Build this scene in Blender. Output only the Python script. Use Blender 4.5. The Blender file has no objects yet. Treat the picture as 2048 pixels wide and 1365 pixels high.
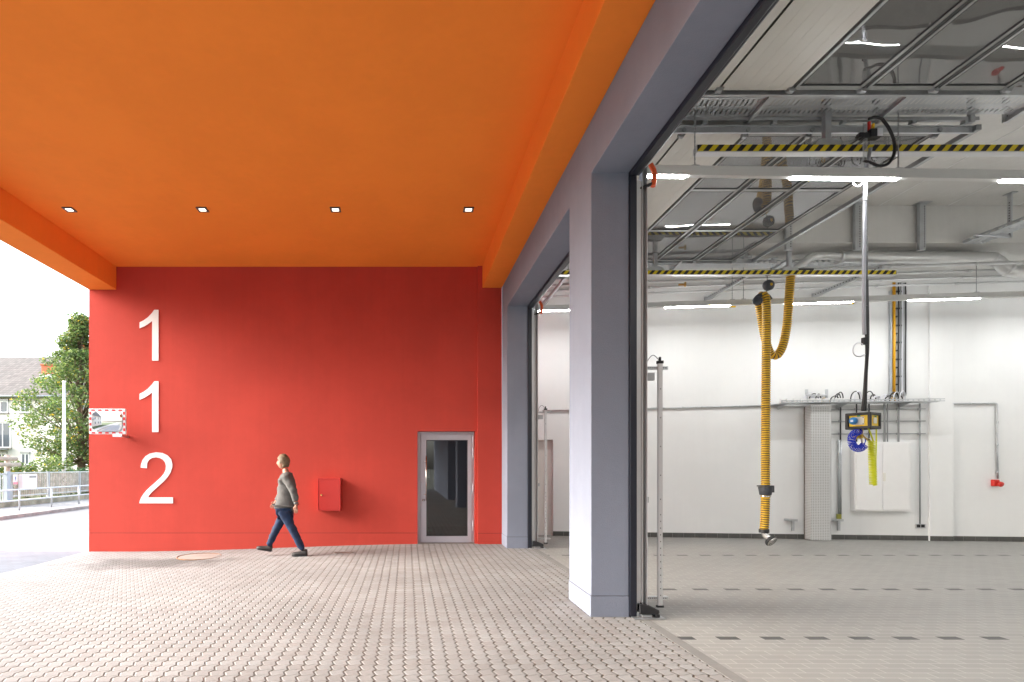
import bpy, bmesh, math, random
from mathutils import Vector, Matrix, noise as mnoise
random.seed(112)
PI = math.pi
scene = bpy.context.scene
COL = scene.collection
V = Vector

# ------------------------------------------------------------------ measuring helpers
# lens, shift and eye height recovered from the photograph; metres everywhere
FPX, PX0, PY0, EYE = 1120.0, 813.0, 933.0, 1.55
def at(px, py, Y):                       # the point at depth Y seen at (px, py) of the photograph
    return V(((px - PX0) / FPX * Y, Y, EYE - (py - PY0) / FPX * Y))
WSL = 0.106                              # the garage's back wall is not square to the facade
def wall_y(x, off=0.0): return 12.3 - WSL * (x - 5.13) - off
def on_wall(px, py, off=0.0):
    k = (px - PX0) / FPX
    Y = (12.3 + WSL * 5.13 - off) / (1 + WSL * k)
    return at(px, py, Y)
def sstep(t): t = max(0.0, min(1.0, t)); return t * t * (3 - 2 * t)
def ground_z(x, y): return -0.155 * sstep((0.8 - x) / 6.5) * sstep((y - 2.5) / 7.5)

# ------------------------------------------------------------------ node helpers
class NT:
    def __init__(s, m): s.t = m.node_tree; s.n = s.t.nodes; s.l = s.t.links
    def new(s, typ, **kw):
        nd = s.n.new(typ)
        for k, v in kw.items(): setattr(nd, k, v)
        return nd
    def put(s, sock, v):
        if isinstance(v, bpy.types.NodeSocket): s.l.new(v, sock)
        elif v is not None: sock.default_value = v
    def m(s, op, a, b=None, c=None, clamp=False):
        nd = s.new('ShaderNodeMath', operation=op, use_clamp=clamp)
        s.put(nd.inputs[0], a); s.put(nd.inputs[1], b)
        if c is not None: s.put(nd.inputs[2], c)
        return nd.outputs[0]
    def mix(s, f, a, b, blend='MIX'):
        nd = s.new('ShaderNodeMix', data_type='RGBA', blend_type=blend)
        s.put(nd.inputs[0], f); s.put(nd.inputs[6], a); s.put(nd.inputs[7], b)
        return nd.outputs[2]
    def ramp(s, f, lo, hi):               # smooth 0..1 between lo and hi
        nd = s.new('ShaderNodeMapRange', interpolation_type='SMOOTHSTEP')
        s.put(nd.inputs[0], f); s.put(nd.inputs[1], lo); s.put(nd.inputs[2], hi)
        return nd.outputs[0]
    def noise(s, vec, scale, detail=3, rough=.5):
        nd = s.new('ShaderNodeTexNoise'); s.put(nd.inputs['Vector'], vec)
        nd.inputs['Scale'].default_value = scale; nd.inputs['Detail'].default_value = detail
        nd.inputs['Roughness'].default_value = rough
        return nd.outputs[0]
    def bump(s, h, strength, dist, normal=None):
        nd = s.new('ShaderNodeBump'); nd.inputs['Strength'].default_value = strength
        nd.inputs['Distance'].default_value = dist; s.put(nd.inputs['Height'], h)
        if normal is not None: s.l.new(normal, nd.inputs['Normal'])
        return nd.outputs[0]

def c4(c): return (c[0], c[1], c[2], 1.0)
def mat(name, col, rough=.5, metal=0.0, bump=None, var=None, spec=None):
    """bump=(scale, strength, distance); var=(scale, amount)"""
    m = bpy.data.materials.new(name); m.use_nodes = True
    g = NT(m); b = g.n['Principled BSDF']
    b.inputs['Base Color'].default_value = c4(col); b.inputs['Roughness'].default_value = rough
    b.inputs['Metallic'].default_value = metal
    if spec is not None: b.inputs['Specular IOR Level'].default_value = spec
    tc = g.new('ShaderNodeTexCoord').outputs['Object'] if (bump or var) else None
    if var:
        f = g.ramp(g.noise(tc, var[0], 5, .6), .3, .7)
        a = var[1]
        lo = c4([c * (1 - a) for c in col]); hi = c4([min(1, c * (1 + a)) for c in col])
        g.l.new(g.mix(f, lo, hi), b.inputs['Base Color'])
        r = g.m('MULTIPLY_ADD', f, .12, rough - .06); g.l.new(r, b.inputs['Roughness'])
    if bump:
        g.l.new(g.bump(g.noise(tc, bump[0], 4, .65), bump[1], bump[2]), b.inputs['Normal'])
    return m
def emit(name, col, strength):
    m = bpy.data.materials.new(name); m.use_nodes = True
    g = NT(m); b = g.n['Principled BSDF']
    b.inputs['Base Color'].default_value = c4(col)
    b.inputs['Emission Color'].default_value = c4(col); b.inputs['Emission Strength'].default_value = strength
    return m

def plaster(name, col, grain=150, strength=.6, dist=.006, streak=.06):
    m = bpy.data.materials.new(name); m.use_nodes = True
    g = NT(m); b = g.n['Principled BSDF']; b.inputs['Roughness'].default_value = .85
    b.inputs['Specular IOR Level'].default_value = .25
    tc = g.new('ShaderNodeTexCoord').outputs['Object']
    big = g.ramp(g.noise(tc, .7, 4, .6), .25, .75); fine = g.noise(tc, grain, 2, .7); mid = g.noise(tc, 9, 4, .65)
    mp = g.new('ShaderNodeMapping'); g.l.new(tc, mp.inputs[0]); mp.inputs['Scale'].default_value = (9, 9, .35)
    st = g.noise(mp.outputs[0], 1.0, 3, .6)
    f = g.m('ADD', g.m('MULTIPLY', big, .5), g.m('ADD', g.m('MULTIPLY', st, .3), g.m('MULTIPLY', mid, .2)))
    f = g.ramp(f, .3, .75)
    lo = c4([c * (1 - streak) for c in col]); hi = c4([min(1, c * (1 + streak)) for c in col])
    g.l.new(g.mix(f, lo, hi), b.inputs['Base Color'])
    h = g.m('ADD', fine, g.m('MULTIPLY', mid, .9))
    g.l.new(g.bump(h, strength, dist), b.inputs['Normal'])
    return m

def paver_mat(name, base, joint, damp):
    m = bpy.data.materials.new(name); m.use_nodes = True
    g = NT(m); b = g.n['Principled BSDF']
    tc = g.new('ShaderNodeTexCoord').outputs['Object']
    sx = g.new('ShaderNodeSeparateXYZ'); g.l.new(tc, sx.inputs[0]); X, Y = sx.outputs[0], sx.outputs[1]
    wob = g.noise(tc, 1.1, 2); wob = g.m('MULTIPLY_ADD', wob, .012, -.006)      # laid by hand, not by a ruler
    p = .1125
    v = g.m('DIVIDE', g.m('ADD', Y, wob), p); u = g.m('DIVIDE', g.m('ADD', X, wob), p)
    tt = g.m('FRACT', v)
    tri = g.m('MINIMUM', g.m('DIVIDE', tt, .62), g.m('DIVIDE', g.m('SUBTRACT', 1, tt), .38))
    short = g.ramp(tt, .60, .70)                              # the short, wider leg of each zigzag
    u2 = g.m('MULTIPLY_ADD', tri, .23, u)
    d1 = g.m('SUBTRACT', .5, g.m('ABSOLUTE', g.m('SUBTRACT', g.m('FRACT', u2), .5)))
    sn = g.m('SINE', g.m('MULTIPLY', u2, 2 * PI))
    v2 = g.m('MULTIPLY_ADD', sn, .075, v)
    d2 = g.m('SUBTRACT', .5, g.m('ABSOLUTE', g.m('SUBTRACT', g.m('FRACT', g.m('ADD', v2, .0)), .5)))
    edge = g.noise(tc, 60, 3, .7); e = g.m('MULTIPLY_ADD', edge, .03, -.015)
    wd = g.m('MULTIPLY_ADD', short, .05, .032)
    j1 = g.m('SUBTRACT', 1, g.ramp(g.m('SUBTRACT', g.m('ADD', d1, e), wd), -.012, .012))
    j1 = g.m('MULTIPLY', j1, g.m('MULTIPLY_ADD', short, .35, .65))
    j2 = g.m('MULTIPLY', g.m('SUBTRACT', 1, g.ramp(g.m('ADD', d2, e), .004, .026)), .5)
    jn = g.m('MAXIMUM', j1, j2)
    wn = g.new('ShaderNodeTexWhiteNoise', noise_dimensions='2D')
    cb = g.new('ShaderNodeCombineXYZ'); g.l.new(g.m('FLOOR', u2), cb.inputs[0]); g.l.new(g.m('FLOOR', v2), cb.inputs[1])
    g.l.new(cb.outputs[0], wn.inputs['Vector'])
    rnd = wn.outputs['Value']
    br = g.m('MULTIPLY_ADD', rnd, .16, .92)
    big = g.ramp(g.noise(tc, .55, 5, .6), .3, .72)
    br = g.m('MULTIPLY', br, g.m('MULTIPLY_ADD', big, .24, .84))
    br = g.m('MULTIPLY', br, g.m('MULTIPLY_ADD', g.noise(tc, 130, 3, .7), .3, .85))
    spots = g.ramp(g.noise(tc, 3.2, 5, .7), .6, .74)
    br = g.m('MULTIPLY', br, g.m('MULTIPLY_ADD', spots, -.24, 1))
    if damp:                               # the wet, dirty low spot by the manhole
        dx = g.m('MULTIPLY', g.m('ADD', X, 4.55), .55); dy = g.m('MULTIPLY', g.m('SUBTRACT', Y, 9.75), 1.25)
        dd = g.m('SQRT', g.m('ADD', g.m('MULTIPLY', dx, dx), g.m('MULTIPLY', dy, dy)))
        dd = g.m('ADD', dd, g.m('MULTIPLY_ADD', g.noise(tc, 1.8, 5, .65), 1.5, -.75))
        stain = g.m('SUBTRACT', 1, g.ramp(dd, .35, .95))
        br = g.m('MULTIPLY', br, g.m('MULTIPLY_ADD', stain, -.52, 1))
    hue = g.mix(rnd, c4(base), c4((base[0] * .96, base[1] * 1.0, base[2] * 1.02)))
    vm = g.new('ShaderNodeVectorMath', operation='SCALE'); g.l.new(hue, vm.inputs[0]); g.l.new(br, vm.inputs['Scale'])
    moss = g.ramp(g.noise(tc, .9, 4, .6), .45, .65)
    jc = g.mix(moss, c4(joint), c4((joint[0] * .8, joint[1] * .85, joint[2] * .7)))
    g.l.new(g.mix(jn, vm.outputs[0], jc), b.inputs['Base Color'])
    b.inputs['Roughness'].default_value = .8; b.inputs['Specular IOR Level'].default_value = .3
    cham = g.m('MINIMUM', g.ramp(d1, .02, .11), g.ramp(d2, .0, .07))
    h = g.m('ADD', cham, g.m('MULTIPLY', g.noise(tc, 240, 2, .7), .08))
    h = g.m('ADD', h, g.m('MULTIPLY', rnd, .12))
    g.l.new(g.bump(h, .8, .007), b.inputs['Normal'])
    return m

def tile_mat(name):
    m = bpy.data.materials.new(name); m.use_nodes = True
    g = NT(m); b = g.n['Principled BSDF']
    tc = g.new('ShaderNodeTexCoord').outputs['Object']
    sx = g.new('ShaderNodeSeparateXYZ'); g.l.new(tc, sx.inputs[0]); X, Y = sx.outputs[0], sx.outputs[1]
    row = g.m('FLOOR', g.m('DIVIDE', Y, .1))
    odd = g.m('MULTIPLY', g.m('FLOORED_MODULO', row, 2), .5)
    u = g.m('ADD', g.m('DIVIDE', X, .2), odd); v = g.m('DIVIDE', Y, .1)
    du = g.m('MULTIPLY', g.m('SUBTRACT', .5, g.m('ABSOLUTE', g.m('SUBTRACT', g.m('FRACT', u), .5))), .2)
    dv = g.m('MULTIPLY', g.m('SUBTRACT', .5, g.m('ABSOLUTE', g.m('SUBTRACT', g.m('FRACT', v), .5))), .1)
    d = g.m('MINIMUM', du, dv)
    gm = g.m('SUBTRACT', 1, g.ramp(d, .0018, .0036))
    col = g.m('FLOOR', u)
    wn = g.new('ShaderNodeTexWhiteNoise', noise_dimensions='2D'); cb = g.new('ShaderNodeCombineXYZ')
    g.l.new(col, cb.inputs[0]); g.l.new(row, cb.inputs[1]); g.l.new(cb.outputs[0], wn.inputs['Vector'])
    isrow = None
    for r in (50, 70, 97):                # rows with a dark tile at every second place
        q = g.m('COMPARE', row, r, .1); isrow = q if isrow is None else g.m('MAXIMUM', isrow, q)
    par = g.m('COMPARE', g.m('FLOORED_MODULO', col, 2), 0, .1)
    dark = g.m('MULTIPLY', isrow, par)
    wear = g.ramp(g.noise(tc, .6, 5, .62), .3, .7)
    br = g.m('MULTIPLY', g.m('MULTIPLY_ADD', wn.outputs['Value'], .1, .95), g.m('MULTIPLY_ADD', wear, .14, .92))
    sp = g.ramp(g.noise(tc, 420, 2, .6), .35, .7)
    br = g.m('MULTIPLY', br, g.m('MULTIPLY_ADD', sp, .12, .93))
    base = g.mix(dark, c4((.255, .252, .238)), c4((.036, .036, .035)))
    vm = g.new('ShaderNodeVectorMath', operation='SCALE'); g.l.new(base, vm.inputs[0]); g.l.new(br, vm.inputs['Scale'])
    gr = g.mix(g.noise(tc, 5, 3), c4((.56, .55, .52)), c4((.27, .26, .24)))
    g.l.new(g.mix(gm, vm.outputs[0], gr), b.inputs['Base Color'])
    g.l.new(g.m('MULTIPLY_ADD', wear, .12, .42), b.inputs['Roughness'])
    g.l.new(g.bump(g.m('ADD', g.ramp(d, 0, .004), g.m('MULTIPLY', wn.outputs['Value'], .25)), .35, .002), b.inputs['Normal'])
    return m

def glass_mat(name, tint, ior=1.5, wave=0.0, trans=1.0):
    m = bpy.data.materials.new(name); m.use_nodes = True
    g = NT(m); g.n.remove(g.n['Principled BSDF']); out = g.n['Material Output']
    tr = g.new('ShaderNodeBsdfTransparent'); tr.inputs[0].default_value = c4(tint)
    gl = g.new('ShaderNodeBsdfGlossy'); gl.inputs['Roughness'].default_value = .02
    fr = g.new('ShaderNodeFresnel'); fr.inputs[0].default_value = ior
    if wave:
        tc = g.new('ShaderNodeTexCoord').outputs['Object']
        nrm = g.bump(g.noise(tc, 1.7, 1, .3), 1.0, wave)
        g.l.new(nrm, gl.inputs['Normal'])
    mx = g.new('ShaderNodeMixShader'); g.l.new(fr.outputs[0], mx.inputs[0])
    body = tr.outputs[0]
    if wave:                                # pale diffuse haze mixed in to brighten the panes: a little milky
        df = g.new('ShaderNodeBsdfDiffuse'); df.inputs[0].default_value = (.62, .63, .62, 1)
        m2 = g.new('ShaderNodeMixShader'); m2.inputs[0].default_value = .22
        g.l.new(tr.outputs[0], m2.inputs[1]); g.l.new(df.outputs[0], m2.inputs[2]); body = m2.outputs[0]
    g.l.new(body, mx.inputs[1]); g.l.new(gl.outputs[0], mx.inputs[2]); g.l.new(mx.outputs[0], out.inputs[0])
    return m

# ------------------------------------------------------------------ mesh helpers
class B:
    def __init__(s): s.v = []; s.f = []; s.mi = []; s.sm = []
    def add(s, vs, fs, mi=0, smooth=False):
        o = len(s.v); s.v += [V(p) for p in vs]
        for f in fs:
            s.f.append([o + i for i in f]); s.mi.append(mi); s.sm.append(smooth)
        return s
    def box(s, x0, x1, y0, y1, z0, z1, mi=0, M=None):
        vs = [V((x, y, z)) for z in (z0, z1) for y in (y0, y1) for x in (x0, x1)]
        if M is not None: vs = [M @ p for p in vs]
        return s.add(vs, [(0, 2, 3, 1), (4, 5, 7, 6), (0, 1, 5, 4), (2, 6, 7, 3), (0, 4, 6, 2), (1, 3, 7, 5)], mi)
    def cbox(s, c, size, mi=0, R=None):
        M = Matrix.Translation(c) @ (R.to_4x4() if R is not None else Matrix.Identity(4))
        h = V(size) / 2
        return s.box(-h.x, h.x, -h.y, h.y, -h.z, h.z, mi, M)
    def prism(s, poly, axis, a, b, mi=0, M=None):
        """poly of (p, q): axis x -> (y, z), y -> (x, z), z -> (x, y); extruded from a to b"""
        def mk(p, q, t): return V({'x': (t, p, q), 'y': (p, t, q), 'z': (p, q, t)}[axis])
        n = len(poly); vs = [mk(p, q, a) for p, q in poly] + [mk(p, q, b) for p, q in poly]
        if M is not None: vs = [M @ p for p in vs]
        fs = [tuple(range(n))[::-1], tuple(range(n, 2 * n))] + [(i, (i + 1) % n, n + (i + 1) % n, n + i) for i in range(n)]
        return s.add(vs, fs, mi)
    def tube(s, pts, r, seg=10, mi=0, cap=True, closed=False, smooth=True, mifun=None):
        pts = [V(p) for p in pts]; n = len(pts)
        rr = r if hasattr(r, '__len__') else [r] * n
        T = []
        for i in range(n):
            a = pts[(i - 1) % n] if (closed or i > 0) else pts[i]; b = pts[(i + 1) % n] if (closed or i < n - 1) else pts[i]
            d = b - a; T.append(d.normalized() if d.length > 1e-9 else V((0, 0, 1)))
        up = V((0, 0, 1)) if abs(T[0].z) < .9 else V((0, 1, 0))
        nrm = (up - T[0] * up.dot(T[0])).normalized(); o = len(s.v)
        for i in range(n):
            nrm = nrm - T[i] * nrm.dot(T[i])
            nrm = nrm.normalized() if nrm.length > 1e-6 else T[i].orthogonal().normalized()
            bn = T[i].cross(nrm)
            for k in range(seg):
                a = 2 * PI * k / seg
                s.v.append(pts[i] + (nrm * math.cos(a) + bn * math.sin(a)) * rr[i])
        for i in range(n if closed else n - 1):
            for k in range(seg):
                j = (i + 1) % n
                s.f.append([o + i * seg + k, o + i * seg + (k + 1) % seg, o + j * seg + (k + 1) % seg, o + j * seg + k])
                s.mi.append(mifun(i) if mifun else mi); s.sm.append(smooth)
        if cap and not closed:
            s.f.append([o + k for k in range(seg)][::-1]); s.mi.append(mi); s.sm.append(False)
            s.f.append([o + (n - 1) * seg + k for k in range(seg)]); s.mi.append(mi); s.sm.append(False)
        return s
    def cyl(s, p0, p1, r, seg=16, mi=0, r2=None): return s.tube([p0, p1], [r, r if r2 is None else r2], seg, mi)
    def lathe(s, prof, c, axis=(0, 0, 1), seg=20, mi=0):
        ax = V(axis).normalized(); c = V(c)
        return s.tube([c + ax * h for r, h in prof], [max(r, 1e-4) for r, h in prof], seg, mi)
    def build(s, name, mats, parent=None, bevel=0.0, kind=None, origin=True, solid=0.0):
        if not isinstance(mats, (list, tuple)): mats = [mats]
        if parent is not None:
            off = V((0, 0, 0)); q = parent
            while q is not None: off += q.location; q = q.parent
            loc = V((0, 0, 0))
        else:
            if origin and s.v:
                xs = [p.x for p in s.v]; ys = [p.y for p in s.v]; zs = [p.z for p in s.v]
                off = V(((min(xs) + max(xs)) / 2, (min(ys) + max(ys)) / 2, min(zs)))
            else: off = V((0, 0, 0))
            loc = off
        me = bpy.data.meshes.new(name)
        me.from_pydata([tuple(p - off) for p in s.v], [], s.f)
        for m in mats: me.materials.append(m)
        for p, mi, sm in zip(me.polygons, s.mi, s.sm): p.material_index = mi; p.use_smooth = sm
        bm = bmesh.new(); bm.from_mesh(me); bmesh.ops.recalc_face_normals(bm, faces=bm.faces); bm.to_mesh(me); bm.free()
        o = bpy.data.objects.new(name, me); COL.objects.link(o); o.location = loc
        if parent is not None: o.parent = parent
        if kind: o['kind'] = kind
        if solid:
            md = o.modifiers.new('thickness', 'SOLIDIFY'); md.thickness = solid; md.offset = 0
        if bevel:
            md = o.modifiers.new('soft_edges', 'BEVEL'); md.width = bevel; md.segments = 2
            md.limit_method = 'ANGLE'; md.angle_limit = math.radians(50); md.use_clamp_overlap = True
        return o
def tag(o, label, cat, group=None):
    o['label'] = label; o['category'] = cat
    if group: o['group'] = group
    return o
def thing(name, label, cat, loc, group=None):
    o = bpy.data.objects.new(name, None); COL.objects.link(o); o.location = loc; o.empty_display_size = .2
    return tag(o, label, cat, group)
def copy_tree(o, parent=None):
    c = o.copy(); COL.objects.link(c); c.parent = parent
    for ch in list(o.children): copy_tree(ch, c)
    return c
def copy_thing(o, shift, label):
    c = copy_tree(o); c.location = o.location + V(shift); c['label'] = label
    return c
def spline(pts, step):
    """Catmull-Rom through pts, sampled about every step metres"""
    pts = [V(p) for p in pts]; P = [pts[0] * 2 - pts[1]] + pts + [pts[-1] * 2 - pts[-2]]; dense = []
    for i in range(1, len(P) - 2):
        for k in range(24):
            t = k / 24; a, b, c, d = P[i - 1], P[i], P[i + 1], P[i + 2]
            dense.append(.5 * ((2 * b) + (c - a) * t + (2 * a - 5 * b + 4 * c - d) * t * t + (3 * b - a - 3 * c + d) * t ** 3))
    dense.append(pts[-1])
    out = [dense[0]]; acc = 0.0
    for i in range(1, len(dense)):
        a, b = dense[i - 1], dense[i]; L = (b - a).length
        while acc + L >= step and L > 1e-9:
            t = (step - acc) / L; a = a.lerp(b, t); out.append(a.copy()); L = (b - a).length; acc = 0.0
        acc += L
    if (out[-1] - dense[-1]).length > step * .3: out.append(dense[-1])
    return out
def coil(path_pts, R, turns, per=14):
    """points of a helix of radius R wound round a path"""
    pts = spline(path_pts, .004); n = len(pts); out = []; T0 = (pts[1] - pts[0]).normalized()
    nrm = T0.orthogonal().normalized(); N = int(turns * per)
    Rf = R if callable(R) else (lambda t: R)
    fr = []
    for i in range(n):
        t = (pts[min(i + 1, n - 1)] - pts[max(i - 1, 0)]).normalized()
        nrm = (nrm - t * nrm.dot(t)).normalized(); fr.append((nrm.copy(), t.cross(nrm)))
    for k in range(N + 1):
        f = k / N * (n - 1); i = min(int(f), n - 2); p = pts[i].lerp(pts[i + 1], f - i); a = 2 * PI * k / per
        out.append(p + (fr[i][0] * math.cos(a) + fr[i][1] * math.sin(a)) * Rf(k / N))
    return out

# ------------------------------------------------------------------ materials
M = {}
M['red'] = plaster('red_plaster', (.49, .058, .041))
M['orange'] = plaster('orange_plaster', (.95, .268, .036), grain=90, strength=.12, dist=.002, streak=.03)
M['blue'] = plaster('bluegrey_plaster', (.235, .263, .332), grain=110, strength=.7, dist=.006, streak=.05)
M['white_wall'] = plaster('white_wall_paint', (.80, .81, .81), grain=60, strength=.1, dist=.002, streak=.02)
M['ceil'] = plaster('pale_ceiling_concrete', (.66, .66, .64), grain=50, strength=.12, dist=.002, streak=.05)
M['paver'] = paver_mat('interlocking_pavers', (.275, .27, .264), (.075, .06, .045), True)
M['tile'] = tile_mat('garage_floor_tiles')
M['white'] = mat('white_paint', (.80, .80, .80), .5)
M['sheet_white'] = mat('white_sheet_metal', (.80, .80, .80), .38, var=(3, .015))
M['galv'] = mat('galvanised_steel', (.56, .58, .60), .36, .85, bump=(40, .05, .001), var=(5, .08))
M['galv_dull'] = mat('dull_galvanised_steel', (.40, .42, .43), .5, .6, var=(5, .1))
M['alu'] = mat('aluminium', (.62, .63, .64), .4, .35)
M['duct'] = mat('spiral_duct_steel', (.68, .69, .69), .36, .7)
M['door_alu'] = mat('lacquered_aluminium', (.44, .43, .48), .42, .35, var=(5, .03))
M['steel'] = mat('polished_steel', (.62, .61, .59), .2, 1.0)
M['black'] = mat('black_rubber', (.014, .015, .018), .5, bump=(60, .15, .002))
M['seal'] = mat('dark_blue_black_seal', (.012, .015, .026), .38)
M['dark_frame'] = mat('dark_grey_profile', (.10, .105, .105), .4, .3)
M['grey_frame'] = mat('mid_grey_profile', (.30, .31, .30), .4, .5)
M['panel'] = mat('cream_door_panel', (.58, .57, .52), .45, var=(2, .03))
M['housing'] = mat('lamp_housing', (.66, .67, .66), .45, .1)
M['led'] = emit('led_diffuser', (1.0, 1.0, .985), 22)
M['down'] = emit('downlight_diffuser', (1.0, .95, .86), .5)
M['yellow'] = mat('hazard_yellow', (.74, .58, .01), .45)
M['hblack'] = mat('hazard_black', (.012, .012, .012), .5)
M['hose_y'] = mat('hose_yellow', (.64, .37, .014), .5, var=(9, .12))
M['hose_k'] = mat('hose_black', (.07, .045, .012), .5)
M['grip'] = mat('slate_rubber', (.055, .06, .072), .5, var=(30, .2))
M['brass'] = mat('brass', (.55, .36, .12), .3, 1.0)
M['spiral_blue'] = mat('blue_air_hose', (.02, .05, .62), .25)
M['spiral_yellow'] = mat('lemon_air_hose', (.72, .76, .03), .3)
M['box_yellow'] = mat('box_yellow', (.82, .55, .01), .35)
M['socket_blue'] = mat('blue_socket_plastic', (.03, .22, .55), .3)
M['green'] = mat('green_plastic', (.02, .28, .12), .4)
M['red_plastic'] = mat('red_plastic', (.62, .03, .02), .4)
M['orange_plastic'] = mat('orange_plastic', (.75, .10, .02), .4)
M['white_cable'] = mat('pale_cable', (.72, .73, .78), .4)
M['foil'] = mat('silver_sleeve', (.36, .37, .41), .4, .3, bump=(70, .35, .004))
M['grey_cable'] = mat('grey_cable', (.36, .37, .38), .5)
M['black_cable'] = mat('black_cable', (.018, .018, .02), .45)
M['pipe_yellow'] = mat('yellow_gas_pipe', (.80, .40, .01), .4)
M['skirt'] = mat('dark_skirting_tile', (.085, .085, .08), .4, var=(6, .15))
M['grout'] = mat('pale_grout', (.42, .41, .39), .8)
M['red_box'] = mat('red_lacquer', (.52, .028, .022), .38, var=(4, .03))
M['mirror_red'] = mat('reflective_red', (.78, .02, .02), .4)
M['mirror'] = mat('mirror_acrylic', (.88, .89, .90), .02, 1.0)
M['manhole'] = mat('manhole_concrete', (.27, .235, .21), .85, bump=(60, .4, .004), var=(4, .12))
M['rust'] = mat('rusty_iron', (.20, .10, .05), .75, .3, var=(20, .3))
M['iron'] = mat('grey_iron', (.20, .18, .16), .6, .5, var=(12, .25))
M['asphalt'] = mat('worn_pale_asphalt', (.19, .19, .187), .9, bump=(180, .5, .006), var=(1.2, .12))
M['concrete'] = mat('pale_concrete', (.30, .298, .29), .88, bump=(90, .3, .004), var=(1.5, .1))
M['kerb'] = mat('kerb_stone', (.30, .29, .27), .85, bump=(70, .4, .005), var=(3, .2))
M['lawn'] = mat('lawn', (.07, .095, .035), .95, bump=(40, .8, .03), var=(1.5, .35))
M['earth'] = mat('open_ground', (.16, .16, .12), .95, var=(.2, .25))
def leafm(name, col, rough):
    m = bpy.data.materials.new(name); m.use_nodes = True
    g = NT(m); b = g.n['Principled BSDF']; b.inputs['Base Color'].default_value = c4(col); b.inputs['Roughness'].default_value = rough
    tl = g.new('ShaderNodeBsdfTranslucent'); tl.inputs[0].default_value = c4([min(1, c * 1.5) for c in col])
    mx = g.new('ShaderNodeMixShader'); mx.inputs[0].default_value = .45
    g.l.new(b.outputs[0], mx.inputs[1]); g.l.new(tl.outputs[0], mx.inputs[2]); g.l.new(mx.outputs[0], g.n['Material Output'].inputs[0])
    return m
M['trunk'] = mat('bark', (.13, .095, .06), .9, bump=(25, .9, .02), var=(8, .3))
M['leaf'] = [leafm('leaf_green', (.088, .14, .036), .55), leafm('leaf_dark', (.058, .105, .028), .6),
             leafm('leaf_light', (.14, .185, .055), .5), leafm('leaf_yellow', (.36, .27, .03), .5)]
M['hedge'] = [leafm('hedge_green', (.035, .105, .038), .55), leafm('hedge_dark', (.022, .07, .027), .6),
              leafm('hedge_light', (.06, .140, .055), .5)]
M['wood'] = mat('weathered_wood', (.34, .32, .28), .85, bump=(30, .5, .005), var=(4, .2))
M['log'] = mat('pale_log', (.42, .36, .29), .85, bump=(20, .5, .008), var=(5, .2))
M['mosswall'] = mat('mossy_concrete', (.28, .27, .20), .9, bump=(30, .6, .01), var=(2.2, .35))
M['house'] = plaster('cream_render', (.72, .69, .63), grain=20, strength=.15, dist=.01, streak=.03)
M['brick'] = mat('chimney_brick', (.46, .13, .06), .85, bump=(20, .4, .01), var=(6, .25))
M['pane'] = mat('window_pane', (.09, .11, .13), .06, spec=.8)
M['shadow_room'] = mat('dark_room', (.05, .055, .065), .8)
M['skin'] = mat('skin', (.42, .21, .145), .5)
M['hair'] = mat('dark_blond_hair', (.15, .105, .06), .6, bump=(90, .8, .006), var=(30, .3))
M['jacket'] = mat('grey_jacket_cloth', (.105, .103, .10), .85, bump=(24, .6, .012), var=(7, .2))
M['jeans'] = mat('blue_denim', (.008, .022, .062), .85, bump=(28, .5, .010), var=(9, .3))
M['shoe'] = mat('dark_shoe', (.016, .013, .012), .6, var=(20, .3))
M['paper'] = mat('paper', (.75, .74, .68), .7)
M['pink'] = mat('pink_print', (.72, .30, .36), .6)
M['blueprint'] = mat('blue_print', (.08, .16, .45), .6)

def slab_mat():
    m = bpy.data.materials.new('bluegrey_slabs'); m.use_nodes = True
    g = NT(m); b = g.n['Principled BSDF']; b.inputs['Roughness'].default_value = .75
    tc = g.new('ShaderNodeTexCoord').outputs['Object']
    br = g.new('ShaderNodeTexBrick'); g.l.new(tc, br.inputs['Vector'])
    br.inputs['Color1'].default_value = (.11, .128, .155, 1); br.inputs['Color2'].default_value = (.13, .148, .178, 1)
    br.inputs['Mortar'].default_value = (.09, .10, .115, 1); br.inputs['Scale'].default_value = 1
    br.inputs['Mortar Size'].default_value = .006; br.inputs['Brick Width'].default_value = .24; br.inputs['Row Height'].default_value = .16
    v = g.m('MULTIPLY_ADD', g.noise(tc, 2.2, 5, .65), .5, .75)
    vm = g.new('ShaderNodeVectorMath', operation='SCALE'); g.l.new(br.outputs[0], vm.inputs[0]); g.l.new(v, vm.inputs['Scale'])
    g.l.new(vm.outputs[0], b.inputs['Base Color'])
    g.l.new(g.bump(g.m('SUBTRACT', 1, br.outputs['Fac']), .5, .006), b.inputs['Normal'])
    return m
M['slab'] = slab_mat()
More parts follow.
